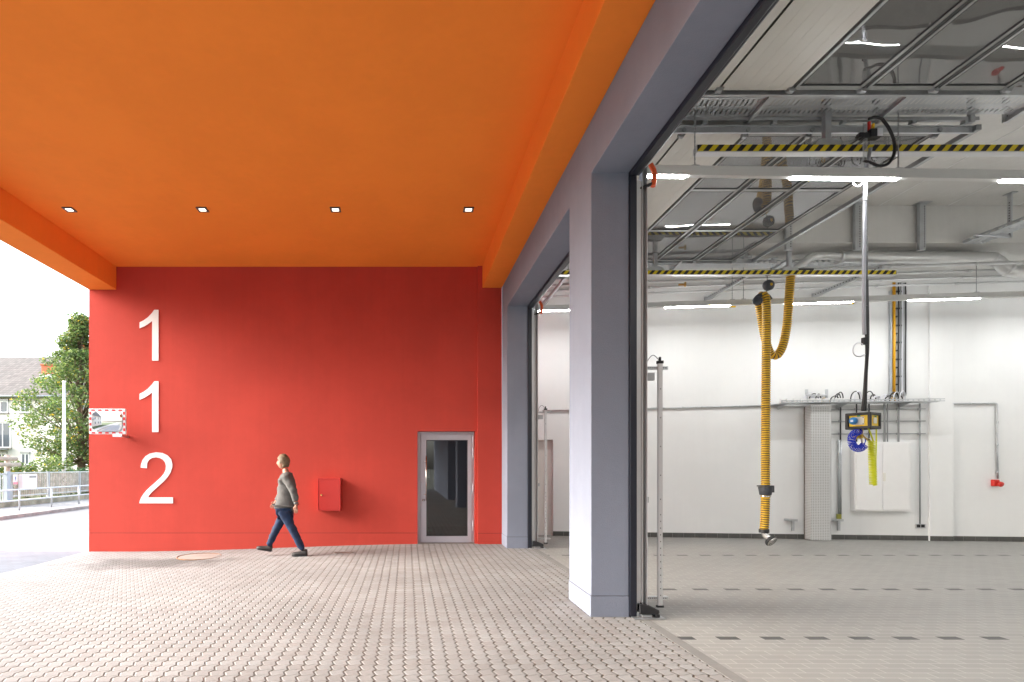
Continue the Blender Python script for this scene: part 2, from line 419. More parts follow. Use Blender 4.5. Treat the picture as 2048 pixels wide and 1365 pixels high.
def roof_mat():
    m = bpy.data.materials.new('roof_tiles'); m.use_nodes = True
    g = NT(m); b = g.n['Principled BSDF']; b.inputs['Roughness'].default_value = .8
    tc = g.new('ShaderNodeTexCoord').outputs['Object']
    sx = g.new('ShaderNodeSeparateXYZ'); g.l.new(tc, sx.inputs[0])
    row = g.m('DIVIDE', sx.outputs[2], .22); col = g.m('DIVIDE', sx.outputs[0], .26)
    fr = g.m('FRACT', row); fc = g.m('ABSOLUTE', g.m('SUBTRACT', g.m('FRACT', col), .5))
    wn = g.new('ShaderNodeTexWhiteNoise', noise_dimensions='2D'); cb = g.new('ShaderNodeCombineXYZ')
    g.l.new(g.m('FLOOR', col), cb.inputs[0]); g.l.new(g.m('FLOOR', row), cb.inputs[1]); g.l.new(cb.outputs[0], wn.inputs['Vector'])
    base = g.mix(wn.outputs[0], (.085, .074, .07, 1), (.135, .118, .11, 1))
    lines = g.m('MAXIMUM', g.m('SUBTRACT', 1, g.ramp(fr, .0, .22)), g.m('MULTIPLY', g.ramp(fc, .36, .5), .5))
    dirt = g.ramp(g.noise(tc, .8, 4, .6), .35, .7)
    base = g.mix(g.m('MULTIPLY', dirt, .25), base, (.12, .12, .11, 1))
    g.l.new(g.mix(g.m('MULTIPLY', lines, .75), base, (.018, .016, .015, 1)), b.inputs['Base Color'])
    g.l.new(g.bump(fr, .8, .03), b.inputs['Normal'])
    return m
M['roof'] = roof_mat()
M['pane_door'] = glass_mat('gate_acrylic_pane', (.80, .81, .80), 2.1, .004)
M['glass_dark'] = glass_mat('tinted_door_glass', (.34, .38, .42), 1.9, .0)

# ------------------------------------------------------------------ camera, sky, sun
cam = bpy.data.cameras.new('camera'); co = bpy.data.objects.new('camera', cam); COL.objects.link(co)
co.location = (0, 0, EYE); co.rotation_euler = (PI / 2, 0, 0)
cam.sensor_width = 36; cam.lens = 36 * FPX / 2048
cam.shift_x = (1024 - PX0) / 2048; cam.shift_y = (PY0 - 682.5) / 2048
cam.clip_start = .05; cam.clip_end = 2000
scene.camera = co
SUN_EL, SUN_AZ = math.radians(27), math.radians(266)      # azimuth clockwise from +Y: from the left, a little behind
w = bpy.data.worlds.new('World'); scene.world = w; w.use_nodes = True
wt = w.node_tree; bg = wt.nodes['Background']
sky = wt.nodes.new('ShaderNodeTexSky'); sky.sky_type = 'NISHITA'; sky.sun_disc = False
sky.sun_elevation = SUN_EL; sky.sun_rotation = SUN_AZ; sky.air_density = 1.0; sky.dust_density = 4.0; sky.ozone_density = 1.0
hs = wt.nodes.new('ShaderNodeHueSaturation'); hs.inputs['Saturation'].default_value = .5
wt.links.new(sky.outputs[0], hs.inputs['Color']); wt.links.new(hs.outputs[0], bg.inputs['Color'])
bg.inputs['Strength'].default_value = .15
sl = bpy.data.lights.new('sun', 'SUN'); sl.energy = .5; sl.angle = math.radians(85); sl.color = (1, .985, .96)
so = bpy.data.objects.new('sun', sl); COL.objects.link(so); so.location = (-20, -10, 25)
sd = V((math.sin(SUN_AZ) * math.cos(SUN_EL), math.cos(SUN_AZ) * math.cos(SUN_EL), math.sin(SUN_EL)))
so.rotation_euler = sd.to_track_quat('Z', 'Y').to_euler()
scene.view_settings.view_transform = 'Standard'; scene.view_settings.look = 'None'
scene.view_settings.exposure = 2.78; scene.view_settings.gamma = 1
cy = scene.cycles; cy.use_denoising = True; cy.max_bounces = 10; cy.diffuse_bounces = 6; cy.glossy_bounces = 5
cy.transparent_max_bounces = 12; cy.sample_clamp_indirect = 8; cy.caustics_reflective = False; cy.caustics_refractive = False

# ------------------------------------------------------------------ ground outside
b = B(); b.add([(-400, -300, -.42), (400, -300, -.42), (400, 600, -.42), (-400, 600, -.42)], [(0, 1, 2, 3)])
b.build('ground', M['earth'], kind='structure', origin=False)
b = B(); nx, ny = 60, 150
X0, X1, Y0, Y1 = -6.30, 2.35, -16.0, 11.6
for j in range(ny + 1):
    for i in range(nx + 1):
        x = X0 + (X1 - X0) * i / nx; y = Y0 + (Y1 - Y0) * j / ny; b.v.append(V((x, y, ground_z(x, y))))
for j in range(ny):
    for i in range(nx):
        q = j * (nx + 1) + i; b.f.append([q, q + 1, q + nx + 2, q + nx + 1]); b.mi.append(0); b.sm.append(True)
b.build('courtyard_paving', M['paver'], kind='structure', origin=False)
b = B(); b.box(-8.22, -6.425, 11.32, 60, -.4, -.185); b.build('concrete_path', M['concrete'], kind='structure', origin=False)
b = B(); b.box(-11.5, -6.425, -16, 11.32, -.4, -.165); b.build('driveway_apron', M['slab'], kind='structure', origin=False)
b = B(); b.box(-13.3, -8.22, -80, 90, -.4, -.21); b.build('road', M['asphalt'], kind='structure', origin=False)
b = B(); b.box(-16.1, -13.3, -80, 90, -.4, -.10); b.box(-13.42, -13.28, -80, 90, -.4, -.095, 1)
b.build('pavement', [M['concrete'], M['kerb']], kind='structure', origin=False)
b = B(); b.box(-60, -16.3, -80, 110, -.4, .02); b.build('lawn', M['lawn'], kind='structure', origin=False)
b = B()
for i in range(54):
    y0 = -15 + i * .5 - .8 + .8
    b.box(-6.42, -6.305, y0, y0 + .494, -.3, ground_z(-6.3, y0 + .25) - .004)
tag(b.build('drainage_channel', M['kerb'], bevel=.004), 'grey stone channel strip between the beige pavers and the blue slabs', 'drain')

# ------------------------------------------------------------------ red wall with the numerals
D = 11.2
t = thing('red_wall', 'red rendered wall with white emergency numerals under the orange canopy', 'wall', (-2.2, D, -.3))
RX = 1.42
b = B()
b.prism([(-6.35, -.5), (.22, -.5), (.22, 2.25), (1.37, 2.25), (1.37, -.5), (RX, -.5), (RX, 5.8), (-6.35, 5.8)], 'y', D, D + .32)
b.build('wall_face', M['red'], t)
b = B(); b.prism([(RX, -.5), (1.9, -.5), (1.9, 5.8), (RX, 5.8)], 'y', D - .05, D + .32); b.build('pilaster', M['red'], t)
b = B(); b.box(-6.35, .22, D - .006, D - .0005, -.5, .212)
b.build('plinth', M['red'], t, bevel=.003)
M['groove_shade_red'] = mat('red_groove_shade', (.16, .02, .015), .9)  # dark strips paint the shade in the groove above the plinth
b = B(); b.box(-6.35, .22, D - .003, D - .0005, .2125, .220); b.build('plinth_groove_shade', M['groove_shade_red'], t)
b = B(); b.box(RX + .0005, 1.8995, D - .053, D - .0505, .2125, .220); b.build('plinth_groove_shade', M['groove_shade_red'], t)
b = B(); b.box(RX + .0005, 1.8995, D - .056, D - .0505, -.5, .212); b.build('plinth', M['red'], t, bevel=.004)
b = B(); b.box(-6.35, -.06, D + .32, 18, -.5, 6.2); b.box(1.66, 1.9, D + .32, 18, -.5, 6.2); b.box(-.06, 1.66, D + 3.26, 18, -.5, 6.2); b.box(-.06, 1.66, D + .32, D + 3.26, 2.61, 6.2); b.build('building_body', M['red'], t)
ONE = [(747, 142), (727, 142), (716, 157), (697, 177), (676, 192), (658, 201), (658, 229), (680, 220), (702, 206), (717, 193), (717, 381), (747, 381)]
TWO = [(663, 884), (665, 868), (672, 848), (686, 830), (706, 818), (735, 812), (765, 815), (790, 827), (806, 845), (812, 868), (811, 884), (803, 908),
       (790, 928), (770, 950), (740, 977), (715, 1000), (702, 1015), (697, 1024), (815, 1024), (815, 1052), (657, 1052), (659, 1040), (665, 1025),
       (676, 1008), (690, 991), (710, 972), (735, 950), (757, 930), (772, 912), (780, 895), (782, 876), (778, 860), (768, 847), (753, 839), (735, 836),
       (716, 839), (702, 848), (694, 862), (692, 887)]
def numeral(pts, dy=0):
    q = []
    for x, y in pts:
        p = at(x / 2.353, (y + dy) / 2.353 + 560, D); q.append((p.x, p.z))
    b = B(); b.prism(q, 'y', D - .012, D - .0006); b.build('numeral', M['white'], t)
numeral(ONE); numeral(ONE, 336); numeral(TWO)

# ------------------------------------------------------------------ glazed entrance door
t = thing('entrance_door', 'grey aluminium glazed door with a long pull handle in the red wall', 'door', (.79, D + .14, 0))
yd = D + .11
b = B(); b.box(.222, .285, yd, yd + .07, 0, 2.248); b.box(1.322, 1.368, yd, yd + .07, 0, 2.248); b.box(.285, 1.322, yd, yd + .07, 2.20, 2.248)
b.build('frame', M['door_alu'], t, bevel=.003)
x0, x1, z0, z1 = .288, 1.318, .012, 2.197
gx0, gx1, gz0, gz1 = .40, 1.235, .14, 2.08
b = B(); yl = yd - .012
b.box(x0, gx0, yl, yl + .07, z0, z1); b.box(gx1, x1, yl, yl + .07, z0, z1)
b.box(gx0, gx1, yl, yl + .07, z0, gz0); b.box(gx0, gx1, yl, yl + .07, gz1, z1)
lf = b.build('leaf', M['door_alu'], t, bevel=.003)
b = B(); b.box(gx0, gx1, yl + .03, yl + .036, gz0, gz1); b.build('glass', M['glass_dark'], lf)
b = B()
for q in ((gx0, gx0 + .012), (gx1 - .012, gx1)): b.box(q[0], q[1], yl + .012, yl + .029, gz0, gz1)
for q in ((gz0, gz0 + .012), (gz1 - .012, gz1)): b.box(gx0 + .012, gx1 - .012, yl + .012, yl + .029, q[0], q[1])
b.build('gasket', M['black'], lf)
b = B(); hx = .395
b.cyl((hx, yl - .07, .86), (hx, yl - .07, 1.76), .013, 12)
for z in (.98, 1.64): b.tube(spline([(hx - .045, yl, z), (hx - .03, yl - .05, z), (hx, yl - .07, z)], .01), .010, 8)
b.build('handle', M['steel'], lf)
b = B(); b.lathe([(.026, 0), (.026, .012), (.012, .014), (.012, .02)], (.345, yl, .865), (0, -1, 0)); b.build('lock', M['steel'], lf)
for z in (.25, 1.0, 1.72, 1.98):
    b = B(); b.cyl((1.345, yd - .016, z), (1.345, yd - .016, z + .2), .016, 12)
    b.box(1.325, 1.366, yd - .014, yd - .001, z + .01, z + .19); b.build('hinge', M['door_alu'], t, bevel=.002)
b = B(); b.box(.225, 1.365, D - .01, yd + .08, -.06, .008); b.build('threshold', M['iron'], t, bevel=.003)
# the dark entrance hall behind the glass
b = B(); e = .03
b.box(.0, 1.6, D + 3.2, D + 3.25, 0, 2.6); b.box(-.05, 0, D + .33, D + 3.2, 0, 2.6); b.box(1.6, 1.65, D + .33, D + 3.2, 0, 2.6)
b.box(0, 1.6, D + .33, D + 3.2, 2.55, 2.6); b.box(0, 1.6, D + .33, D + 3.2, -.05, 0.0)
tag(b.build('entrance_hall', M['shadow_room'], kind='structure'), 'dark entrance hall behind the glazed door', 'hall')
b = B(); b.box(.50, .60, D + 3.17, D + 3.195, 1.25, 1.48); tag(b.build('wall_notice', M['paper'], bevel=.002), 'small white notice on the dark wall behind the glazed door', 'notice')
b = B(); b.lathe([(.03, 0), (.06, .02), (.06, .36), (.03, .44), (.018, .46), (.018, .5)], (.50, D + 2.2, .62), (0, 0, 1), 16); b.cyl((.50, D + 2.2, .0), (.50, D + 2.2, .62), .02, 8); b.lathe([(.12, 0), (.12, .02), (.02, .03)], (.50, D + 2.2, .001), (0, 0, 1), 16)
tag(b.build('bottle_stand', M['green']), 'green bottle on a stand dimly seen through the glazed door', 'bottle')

# ------------------------------------------------------------------ canopy
t = thing('canopy', 'orange soffit and edge beams spanning the paved courtyard', 'canopy', (-2.2, 3, 5.08))
b = B(); b.box(-6.35, 1.9, -16, D - .0005, 5.54, 6.2); b.build('soffit', M['orange'], t)
b = B(); b.box(-6.35, -5.80, -16, D - .001, 5.08, 5.539); b.build('beam', M['orange'], t, bevel=.006)
b = B(); b.box(1.51, 1.899, -16, D - .051, 5.10, 5.539); b.build('beam', M['orange'], t, bevel=.006)
spots = [(139, 'square downlight at the end of the row beside the outer canopy beam'), (405, 'square downlight second along from the outer canopy beam'),
         (671, 'square downlight second along from the garage beam'), (937, 'square downlight closest to the garage beam')]
dl = None
for px, lab in spots:
    p = at(px, 419, 8.69)
    if dl is None:
        dl = thing('downlight', lab, 'downlight', (p.x, 8.69, 5.54), 'downlights in the orange soffit'); base = p.x
        b = B(); h = .064
        for s in (-1, 1):
            b.box(p.x + s * h - .014, p.x + s * h + .014, 8.69 - h - .014, 8.69 + h + .014, 5.524, 5.545)
            b.box(p.x - h + .014, p.x + h - .014, 8.69 + s * h - .014, 8.69 + s * h + .014, 5.524, 5.545)
        b.build('frame', M['dark_frame'], dl, bevel=.002)
        b = B(); b.box(p.x - h + .0142, p.x + h - .0142, 8.69 - h + .0142, 8.69 + h - .0142, 5.531, 5.538); b.build('diffuser', M['down'], dl)
    else: copy_thing(dl, (p.x - base, 0, 0), lab)

# ------------------------------------------------------------------ garage facade
FX0, FX1 = 1.9, 2.29
GATES = [(6.535, 10.575), (1.725, 5.765), (-3.085, .955)]
GH = 4.57
t = thing('garage_facade', 'blue grey rendered facade with tall gate openings and pillars', 'facade', (FX0, 5, 0))
poly = [(11.15, -.5)]
for y0, y1 in GATES: poly += [(y1, -.5), (y1, GH), (y0, GH), (y0, -.5)]
poly += [(-16, -.5), (-16, 7.0), (11.15, 7.0)]
b = B(); b.prism(poly, 'x', FX0, FX1); b.build('wall_face', M['blue'], t, bevel=.006)
for y0, y1 in ((5.765, 6.535), (10.575, 11.148), (.955, 1.725)):
    e = .005 if y1 < 11 else 0
    b = B(); b.box(FX0 - .005, FX1 - .002, y0 - .005, y1 + e, -.5, .212)
    b.build('plinth', M['blue'], t, bevel=.003)
    b = B(); b.box(FX0 - .0025, FX1 - .002, y0 - .0025, y1 + e / 2, .2125, .2195); b.build('plinth_groove_shade', mat('blue_groove_shade', (.10, .11, .14), .9), t)  # groove shade above the plinth, painted as a dark strip

# ------------------------------------------------------------------ garage room
CZ = 6.3
b = B(); b.add([(2.35, -5, .0), (14, -5, .0), (14, 11.6, .0), (2.35, 13.2, 0)], [(0, 1, 2, 3)])
b.build('garage_floor', M['tile'], kind='structure', origin=False)
b = B()
for i in range(28):
    y0 = -2.8 + i * .48
    b.box(2.352, 2.452, y0, y0 + .476, -.05, .003)
M['strip'] = mat('grey_threshold_stone', (.19, .188, .18), .7, var=(3, .1))
tag(b.build('threshold_strip', M['strip']), 'pale stone threshold strip where the beige pavers meet the floor tiles', 'threshold')
ang = math.atan(-WSL)
BW = Matrix.Translation((2.29, wall_y(2.29), 0)) @ Matrix.Rotation(ang, 4, 'Z')      # local x along the wall, y into it
def along(x): return (x - 2.29) / math.cos(ang)
t = thing('back_wall', 'white painted garage back wall with dark tile skirting', 'wall', (8, wall_y(8), 0))
b = B(); n0, n1 = along(2.75), along(3.27); L = along(14.2)
b.prism([(0, -.3), (n0, -.3), (n0, 2.14), (n1, 2.14), (n1, -.3), (L, -.3), (L, CZ), (0, CZ)], 'y', 0, .3, M=BW)
b.build('wall_face', M['white_wall'], t)
b = B(); b.box(n0 - .05, n1 + .05, .12, .16, -.3, 2.3, M=BW); b.build('recess_panel', mat('beige_door_leaf', (.74, .71, .67), .5), t)
pA, pB = along(on_wall(1856, 900).x), along(on_wall(1903, 900).x)
b = B(); b.box(pA, pB, -.05, -.001, -.3, CZ, M=BW); b.build('pilaster', M['white_wall'], t, bevel=.005)
b = B(); b.box(0, pA - .001, -.045, -.001, 5.33, 5.75, M=BW); b.build('bulkhead', M['white_wall'], t)
b = B()
def skirting(a, c, yo):
    n = max(1, round((c - a) / .23))
    for i in range(n):
        u0 = a + (c - a) * i / n; u1 = a + (c - a) * (i + 1) / n
        b.box(u0, u1 - .004, yo - .010, yo - .001, 0, .10, 0, BW)
    b.box(a, c, yo - .0075, yo - .001, 0, .098, 1, BW)
skirting(0, n0, 0); skirting(n1, pA, 0); skirting(pA, pB, -.05); skirting(pB, L, 0)
b.build('skirting', [M['skirt'], M['grout']], t)
b = B(); b.box(13.9, 14.2, -5.3, 11.6, -.3, 6.29)
tag(b.build('side_wall', M['white_wall']), 'white painted wall closing the far side of the garage', 'wall')
b = B(); b.box(2.295, 13.9, -5.3, -5.0, -.3, 6.29)
tag(b.build('end_wall', M['white_wall']), 'white painted garage wall behind the viewer', 'wall')
t = thing('garage_ceiling', 'pale concrete ceiling slab with a dropped beam over the garage', 'ceiling', (8, 4, CZ))
b = B(); b.box(2.295, 14.2, -5.3, 13.2, CZ, 7.0)
b.build('slab', M['ceil'], t)
b = B(); b.box(2.295, 13.899, 10.2, 13.1, 5.62, CZ - .001); b.build('beam', M['ceil'], t, bevel=.005)
b = B()
for x in (5.1, 7.35, 8.6, 9.85, 11.1, 12.35): b.box(x, x + .018, -5, 10.19, CZ - .006, CZ - .001)
b.build('joint_strip', M['white_wall'], t)

# ------------------------------------------------------------------ sectional gates, pushed up under the ceiling
def gate(y0, y1, label):
    t = thing('sectional_gate', label, 'garage gate', (2.3, (y0 + y1) / 2, 0), 'sectional gates standing open')
    tz = 5.45
    b = B()
    b.box(2.291, 2.362, y0 - .04, y0 + .028, .0, GH + .03); b.box(2.291, 2.362, y1 - .028, y1 + .04, .0, GH + .03)
    b.box(2.291, 2.362, y0 + .028, y1 - .028, GH - .045, GH + .03)
    b.tube([(2.375, y0 + .02, GH - .02), (2.375, y1 - .02, GH - .02)], .022, 10)
    b.build('seal_frame', M['seal'], t, bevel=.006)
    for yy, s in ((y0 - .06, -1), (y1 + .06, 1)):
        b = B()
        yA, yB = sorted((yy - s * .055, yy + s * .035))
        b.box(2.364, 2.405, yA, yB, .05, 4.5)
        b.box(2.43, 2.437, yA, yB, .05, 4.75); b.box(2.478, 2.485, yA, yB, .05, 4.75); b.box(2.437, 2.478, yB - .006 if s > 0 else yA, yB if s > 0 else yA + .006, .05, 4.75)
        b.box(2.4055, 2.4295, yA + .02, yB - .02, .05, 4.5)
        b.build('guide_rail', M['alu'], t, bevel=.002)
        b = B()                            # curved and horizontal track
        arc = [(2.46 + .62 * (1 - math.cos(a)), yy, 4.75 + .68 * math.sin(a)) for a in [i / 8 * PI / 2 for i in range(9)]]
        b.tube(arc, .022, 8)
        b.box(3.08, 6.57, yy - .012, yy + .012, tz - .05, tz - .044); b.box(3.08, 6.57, yy - .012, yy + .012, tz + .03, tz + .036)
        b.box(3.08, 6.57, yy + (.006 if s < 0 else -.012), yy + (.012 if s < 0 else -.006), tz - .044, tz + .03)
        b.box(2.6, 6.57, yy + s * .035 - .02, yy + s * .035 + .02, tz + .07, tz + .11)
        for x in (3.4, 4.2, 5.0, 5.8, 6.4): b.box(x, x + .05, yy + s * .03 - .03, yy + s * .03 + .03, tz + .036, tz + .07)
        b.build('track', M['galv'], t, bevel=.0015)
        for x in (3.21, 3.95, 4.69, 5.43, 6.17):
            b = B()
            b.prism([(x - .05, tz + .03), (x - .03, tz - .055), (x + .02, tz - .065), (x + .05, tz - .02), (x + .04, tz + .03)], 'y', yy - s * .075 - .02, yy - s * .075 + .02)
            b.cyl((x, yy - s * .06, tz - .01), (x, yy + s * .012, tz - .01), .024, 10)
            b.build('roller', M['galv_dull'], t, bevel=.003)
    ya, yb = y0 - .01, y1 + .01
    # sections: two closed cream ones, three glazed ones
    for k, x in enumerate((2.52, 3.225)):
        b = B(); xe = (3.20, 3.94)[k]
        n = 6
        for i in range(n):
            u0 = x + (xe - x) * i / n; u1 = x + (xe - x) * (i + 1) / n
            b.box(u0, u1 - .0018, ya, yb, tz - .022, tz + .022)
        b.box(x, xe, ya, yb, tz - .018, tz + .02)
        b.build('section', M['panel'], t)
    # last section hangs in the curve of the track
    b = B(); R = Matrix.Rotation(math.radians(-48), 4, 'Y')
    b.box(-.3, .3, ya, yb, -.02, .02, 0, Matrix.Translation((2.52 + .02, 0, 5.21)) @ Matrix.Rotation(math.radians(-58), 4, 'Y'))
    b.build('section', M['panel'], t)
    for k in range(3):
        x = 3.965 + .74 * k; xe = x + .715; fw = .045
        b = B()
        b.box(x, x + fw, ya, yb, tz - .022, tz + .022); b.box(xe - fw, xe, ya, yb, tz - .022, tz + .022)
        ys = [ya, ya + (yb - ya) / 3, ya + (yb - ya) * 2 / 3, yb]
        for i, yq in enumerate(ys):
            a, c = (yq, yq + .06) if i == 0 else (yq - .06, yq) if i == 3 else (yq - .03, yq + .03)
            b.box(x + fw, xe - fw, a, c, tz - .02, tz + .02)
        b.box(x + .0, x + .012, ya, yb, tz - .03, tz - .0225, 1); b.box(xe - .012, xe, ya, yb, tz - .03, tz - .0225, 1)
        sec = b.build('glazed_section', [M['grey_frame'], M['dark_frame']], t, bevel=.002)
        for i in range(3):
            b = B(); a = ys[i] + (.06 if i == 0 else .03); c = ys[i + 1] - (.06 if i == 2 else .03)
            b.box(x + fw, xe - fw, a, c, tz - .010, tz - .006); b.build('pane', M['pane_door'], sec)
            b = B()
            b.box(x + fw, x + fw + .012, a, c, tz - .019, tz - .0105); b.box(xe - fw - .012, xe - fw, a, c, tz - .019, tz - .0105)
            b.box(x + fw + .012, xe - fw - .012, a, a + .012, tz - .019, tz - .0105); b.box(x + fw + .012, xe - fw - .012, c - .012, c, tz - .019, tz - .0105)
            b.build('gasket', M['black'], sec)
    b = B(); b.box(6.55, 6.61, y0 - .1, y1 + .1, tz - .03, tz + .03); b.build('tie_bar', M['galv_dull'], t, bevel=.003)
    for yy in (y0 - .11, y1 + .11):
        b = B(); b.box(6.45, 6.5, yy - .025, yy + .025, tz + .036, CZ - .01 if yy < 10 else 5.62); b.build('hanger', M['galv'], t, bevel=.002)
    # foot buffers at the floor and the red manual lever by the head of the guide
    b = B(); yy = y1 + .05
    y_a, y_b = yy - .13, yy - .105
    for q in (y_a, yy - .045): b.prism([(2.37, .045), (2.56, .045), (2.57, .06), (2.57, .085), (2.46, .135), (2.37, .15)], 'y', q, q + .025)
    b.box(2.38, 2.565, y_b + .0005, yy - .0455, .05, .075); b.box(2.53, 2.575, y_a - .004, yy - .016, .012, .0449)
    b.build('buffer', M['black'], t, bevel=.008)
    b = B(); b.box(2.30, 2.62, yy - .16, yy + .10, .001, .0115); b.box(2.40, 2.50, yy - .12, yy - .03, .012, .035); b.build('base_plate', M['galv'], t, bevel=.003)
    b = B(); b.tube(spline([(2.40, yy, 4.42), (2.47, yy - .03, 4.44), (2.54, yy - .03, 4.47)], .01), .018, 8)
    b.build('lever_arm', M['black'], t)
    b = B(); b.tube(spline([(2.545, yy - .03, 4.44), (2.56, yy - .03, 4.52), (2.555, yy - .03, 4.60), (2.52, yy - .03, 4.67)], .01), [.026] * 3 + [.024] * 30 if False else .026, 8)
    b.build('lever', M['orange_plastic'], t)
    b = B(); b.cyl((2.415, yy + .01, 4.28), (2.415, yy + .01, 4.40), .02, 10); b.build('spring_guard', M['orange_plastic'], t)
    b = B(); b.box(2.487, 2.491, yy - .02, yy + .03, .3, 4.2); b.build('orange_reflection_strip', mat('painted_orange_reflection', (.50, .22, .12), .35, .6), t)  # coloured strip painting the orange reflection along the rail edge
    # light-barrier post on two arms
    yp = y1 + .08; xp = 2.645
    b = B(); b.box(xp - .022, xp + .022, yp - .015, yp + .015, .10, 2.62)
    for z in [.2 + .07 * i for i in range(13)] + [1.2, 1.45, 1.75, 2.05, 2.35]: b.box(xp - .004, xp + .004, yp - .0165, yp - .0152, z, z + .012, 1)
    b.build('sensor_post', [M['alu'], M['black']], t, bevel=.003)
    for z in (.17, 2.58):
        b = B(); b.box(2.485, 2.74, yp + .016, yp + .052, z - .016, z + .016)
        for i in range(10): b.box(2.50 + i * .023, 2.513 + i * .023, yp + .0145, yp + .0155, z - .004, z + .004, 1)
        b.build('arm', [M['galv'], M['black']], t, bevel=.002)
    b = B(); b.box(xp - .03, xp + .03, yp - .022, yp + .02, 2.62, 2.65); b.cyl((xp, yp, 2.65), (xp, yp, 2.69), .012)
    b.tube(spline([(xp - .01, yp, 2.66), (xp - .07, yp, 2.71), (xp - .12, yp + .01, 2.66), (xp - .13, yp + .02, 2.60)], .01), .004, 6)
    b.build('sensor_head', M['black'], t, bevel=.003)
    b = B(); b.box(xp - .035, xp + .035, yp - .02, yp + .02, .078, .0995); b.build('end_cap', M['black'], t, bevel=.003)
    b = B(); b.box(2.49, 2.60, yp + .017, yp + .06, 2.45, 2.53); b.build('junction_box', M['galv_dull'], t, bevel=.004)
    b = B(); b.box(2.487, 2.53, yp - .0, yp + .05, 1.17, 1.23); b.build('bracket', M['galv_dull'], t, bevel=.003)
    return t
gate(*GATES[0], 'open sectional gate with glazed panes above the far bay')
gate(*GATES[1], 'open sectional gate with glazed panes overhead in the nearer bay')

# ------------------------------------------------------------------ lamps
def lamp_row(name_label, p0, p1, strips, chains, kind_grp='linear lamps hung in the garage'):
    """housing from p0 to p1 (x, y, z of the underside); strips = lit stretches along x"""
    p0, p1 = V(p0), V(p1); d = (p1 - p0); L = d.length
    R = Matrix.Translation(p0) @ Matrix.Rotation(math.atan2(d.y, d.x), 4, 'Z')
    t = thing('linear_lamp', name_label, 'lamp', (p0 + p1) / 2, kind_grp)
    b = B(); b.box(0, L, -.032, .032, .0, .105, 0, R); b.build('housing', M['housing'], t, bevel=.004)
    for x in strips:
        u0 = (x - p0.x) * L / d.x; u1 = u0 + 1.19
        b = B(); b.box(u0, u1, -.028, .028, -.010, -.0005, 0, R); b.build('lit_strip', M['led'], t)
    for x in chains:
        u = (x - p0.x) * L / d.x; c = R @ V((u, 0, .106)); top = c + V((0, 0, .62))
        b = B(); n = 26
        for i in range(n):
            z0 = c.z + (top.z - c.z) * i / n; h = (top.z - c.z) / n
            if i % 2: b.box(c.x - .007, c.x + .007, c.y - .002, c.y + .002, z0 - .004, z0 + h + .004)
            else: b.box(c.x - .002, c.x + .002, c.y - .007, c.y + .007, z0 - .004, z0 + h + .004)
        b.box(c.x - .04, c.x + .04, c.y - .02, c.y + .02, c.z - .001, c.z + .012)
        b.build('chain', M['galv_dull'], t)
    return t
na = at(1290, 352, 6.10); nb = na + V((10.4, .26, 0))
sx = [at(p, 352, 6.13).x for p in (1158, 1583)]; sx.append(at(1998, 352, 6.2).x + .02); sx += [sx[-1] + 2.37, sx[-1] + 4.74]
sx[0] = na.x + .012
t_l = lamp_row('long grey linear lamp hung close to the pillar with bright LED stretches', na, nb, [], [])
bpy.data.objects.remove(t_l.children[0]); bpy.data.objects.remove(t_l)
t_l = lamp_row('long grey linear lamp hung close to the pillar with bright LED stretches', na, nb, sx[1:], [at(1391, 330, 6.1).x, at(1808, 330, 6.1).x, 10.2])
d = nb - na; R = Matrix.Translation(na) @ Matrix.Rotation(math.atan2(d.y, d.x), 4, 'Z')
b = B(); b.box(.012, at(1372, 350, 6.1).x - na.x, -.028, .028, -.010, -.0005, 0, R); b.build('lit_strip', M['led'], t_l)
fa = V((2.42, wall_y(2.42, 1.35), 4.66)); fb = V((13.6, wall_y(13.6, 1.35), 4.66))
k = [at(p, 610, 10.95 - i * .25).x for i, p in enumerate((1067, 1343, 1590, 1847))]
lamp_row('unseen linear lamp row added above the viewer to brighten the garage', (2.42, 1.25, 4.78), (13.6, 1.25, 4.78), [3.0, 5.4, 7.8, 10.2], [4.0, 8.0, 11.5])  # row out of view, added to brighten the back wall and floor
lamp_row('long grey linear lamp hung along the white back wall', fa, fb, [k[0], k[1], k[2], k[3], k[3] + 2.5], [4.02, 6.5, at(1463, 600, 10.85).x + .0, at(1950, 600, 10.4).x])

# ------------------------------------------------------------------ hazard-striped rails
def hazard_rail(x0, x1, y, z, label, mounts):
    t = thing('hazard_rail', label, 'rail', ((x0 + x1) / 2, y, z), 'striped extraction rails')
    b = B(); b.box(x0, x1, y - .05, y + .05, z - .035, z - .02); b.box(x0, x1, y - .048, y + .048, z - .0195, z + .045)
    b.build('rail_body', M['alu'], t, bevel=.002)
    b = B(); p = .125; hh = .072; zz = z - .026; n = int((x1 - x0) / p) + 3
    yf = y - .0515
    for i in range(-1, n):
        for mi, o in ((0, 0), (1, p / 2)):
            xa = x0 + i * p + o; poly = [(xa, zz), (xa + p / 2, zz), (xa + p / 2 + .06, zz + hh), (xa + .06, zz + hh)]
            poly = [(min(max(q[0], x0), x1), q[1]) for q in poly]
            if poly[1][0] - poly[0][0] < 1e-4 and poly[2][0] - poly[3][0] < 1e-4: continue
            b.add([(q[0], yf, q[1]) for q in poly], [(0, 1, 2, 3)], mi)
    b.build('stripes', [M['yellow'], M['hblack']], t, solid=.002)
    for x in mounts:
        b = B(); b.box(x - .035, x + .035, y - .03, y + .03, z + .12, 5.60 if y > 10 else CZ - .01)
        b.prism([(x - .16, z + .047), (x + .16, z + .047), (x + .13, z + .11), (x + .07, z + .125), (x - .07, z + .125), (x - .13, z + .11)], 'y', y - .04, y + .04)
        b.build('mount', M['galv'], t, bevel=.003)
    return t
HY1, HY2 = 6.36, 10.25
hazard_rail(at(1390, 303, HY1).x, 13.2, HY1, at(1390, 303, HY1).z, 'yellow and black striped rail above the near lamp', [at(1653, 300, HY1).x, 8.8])
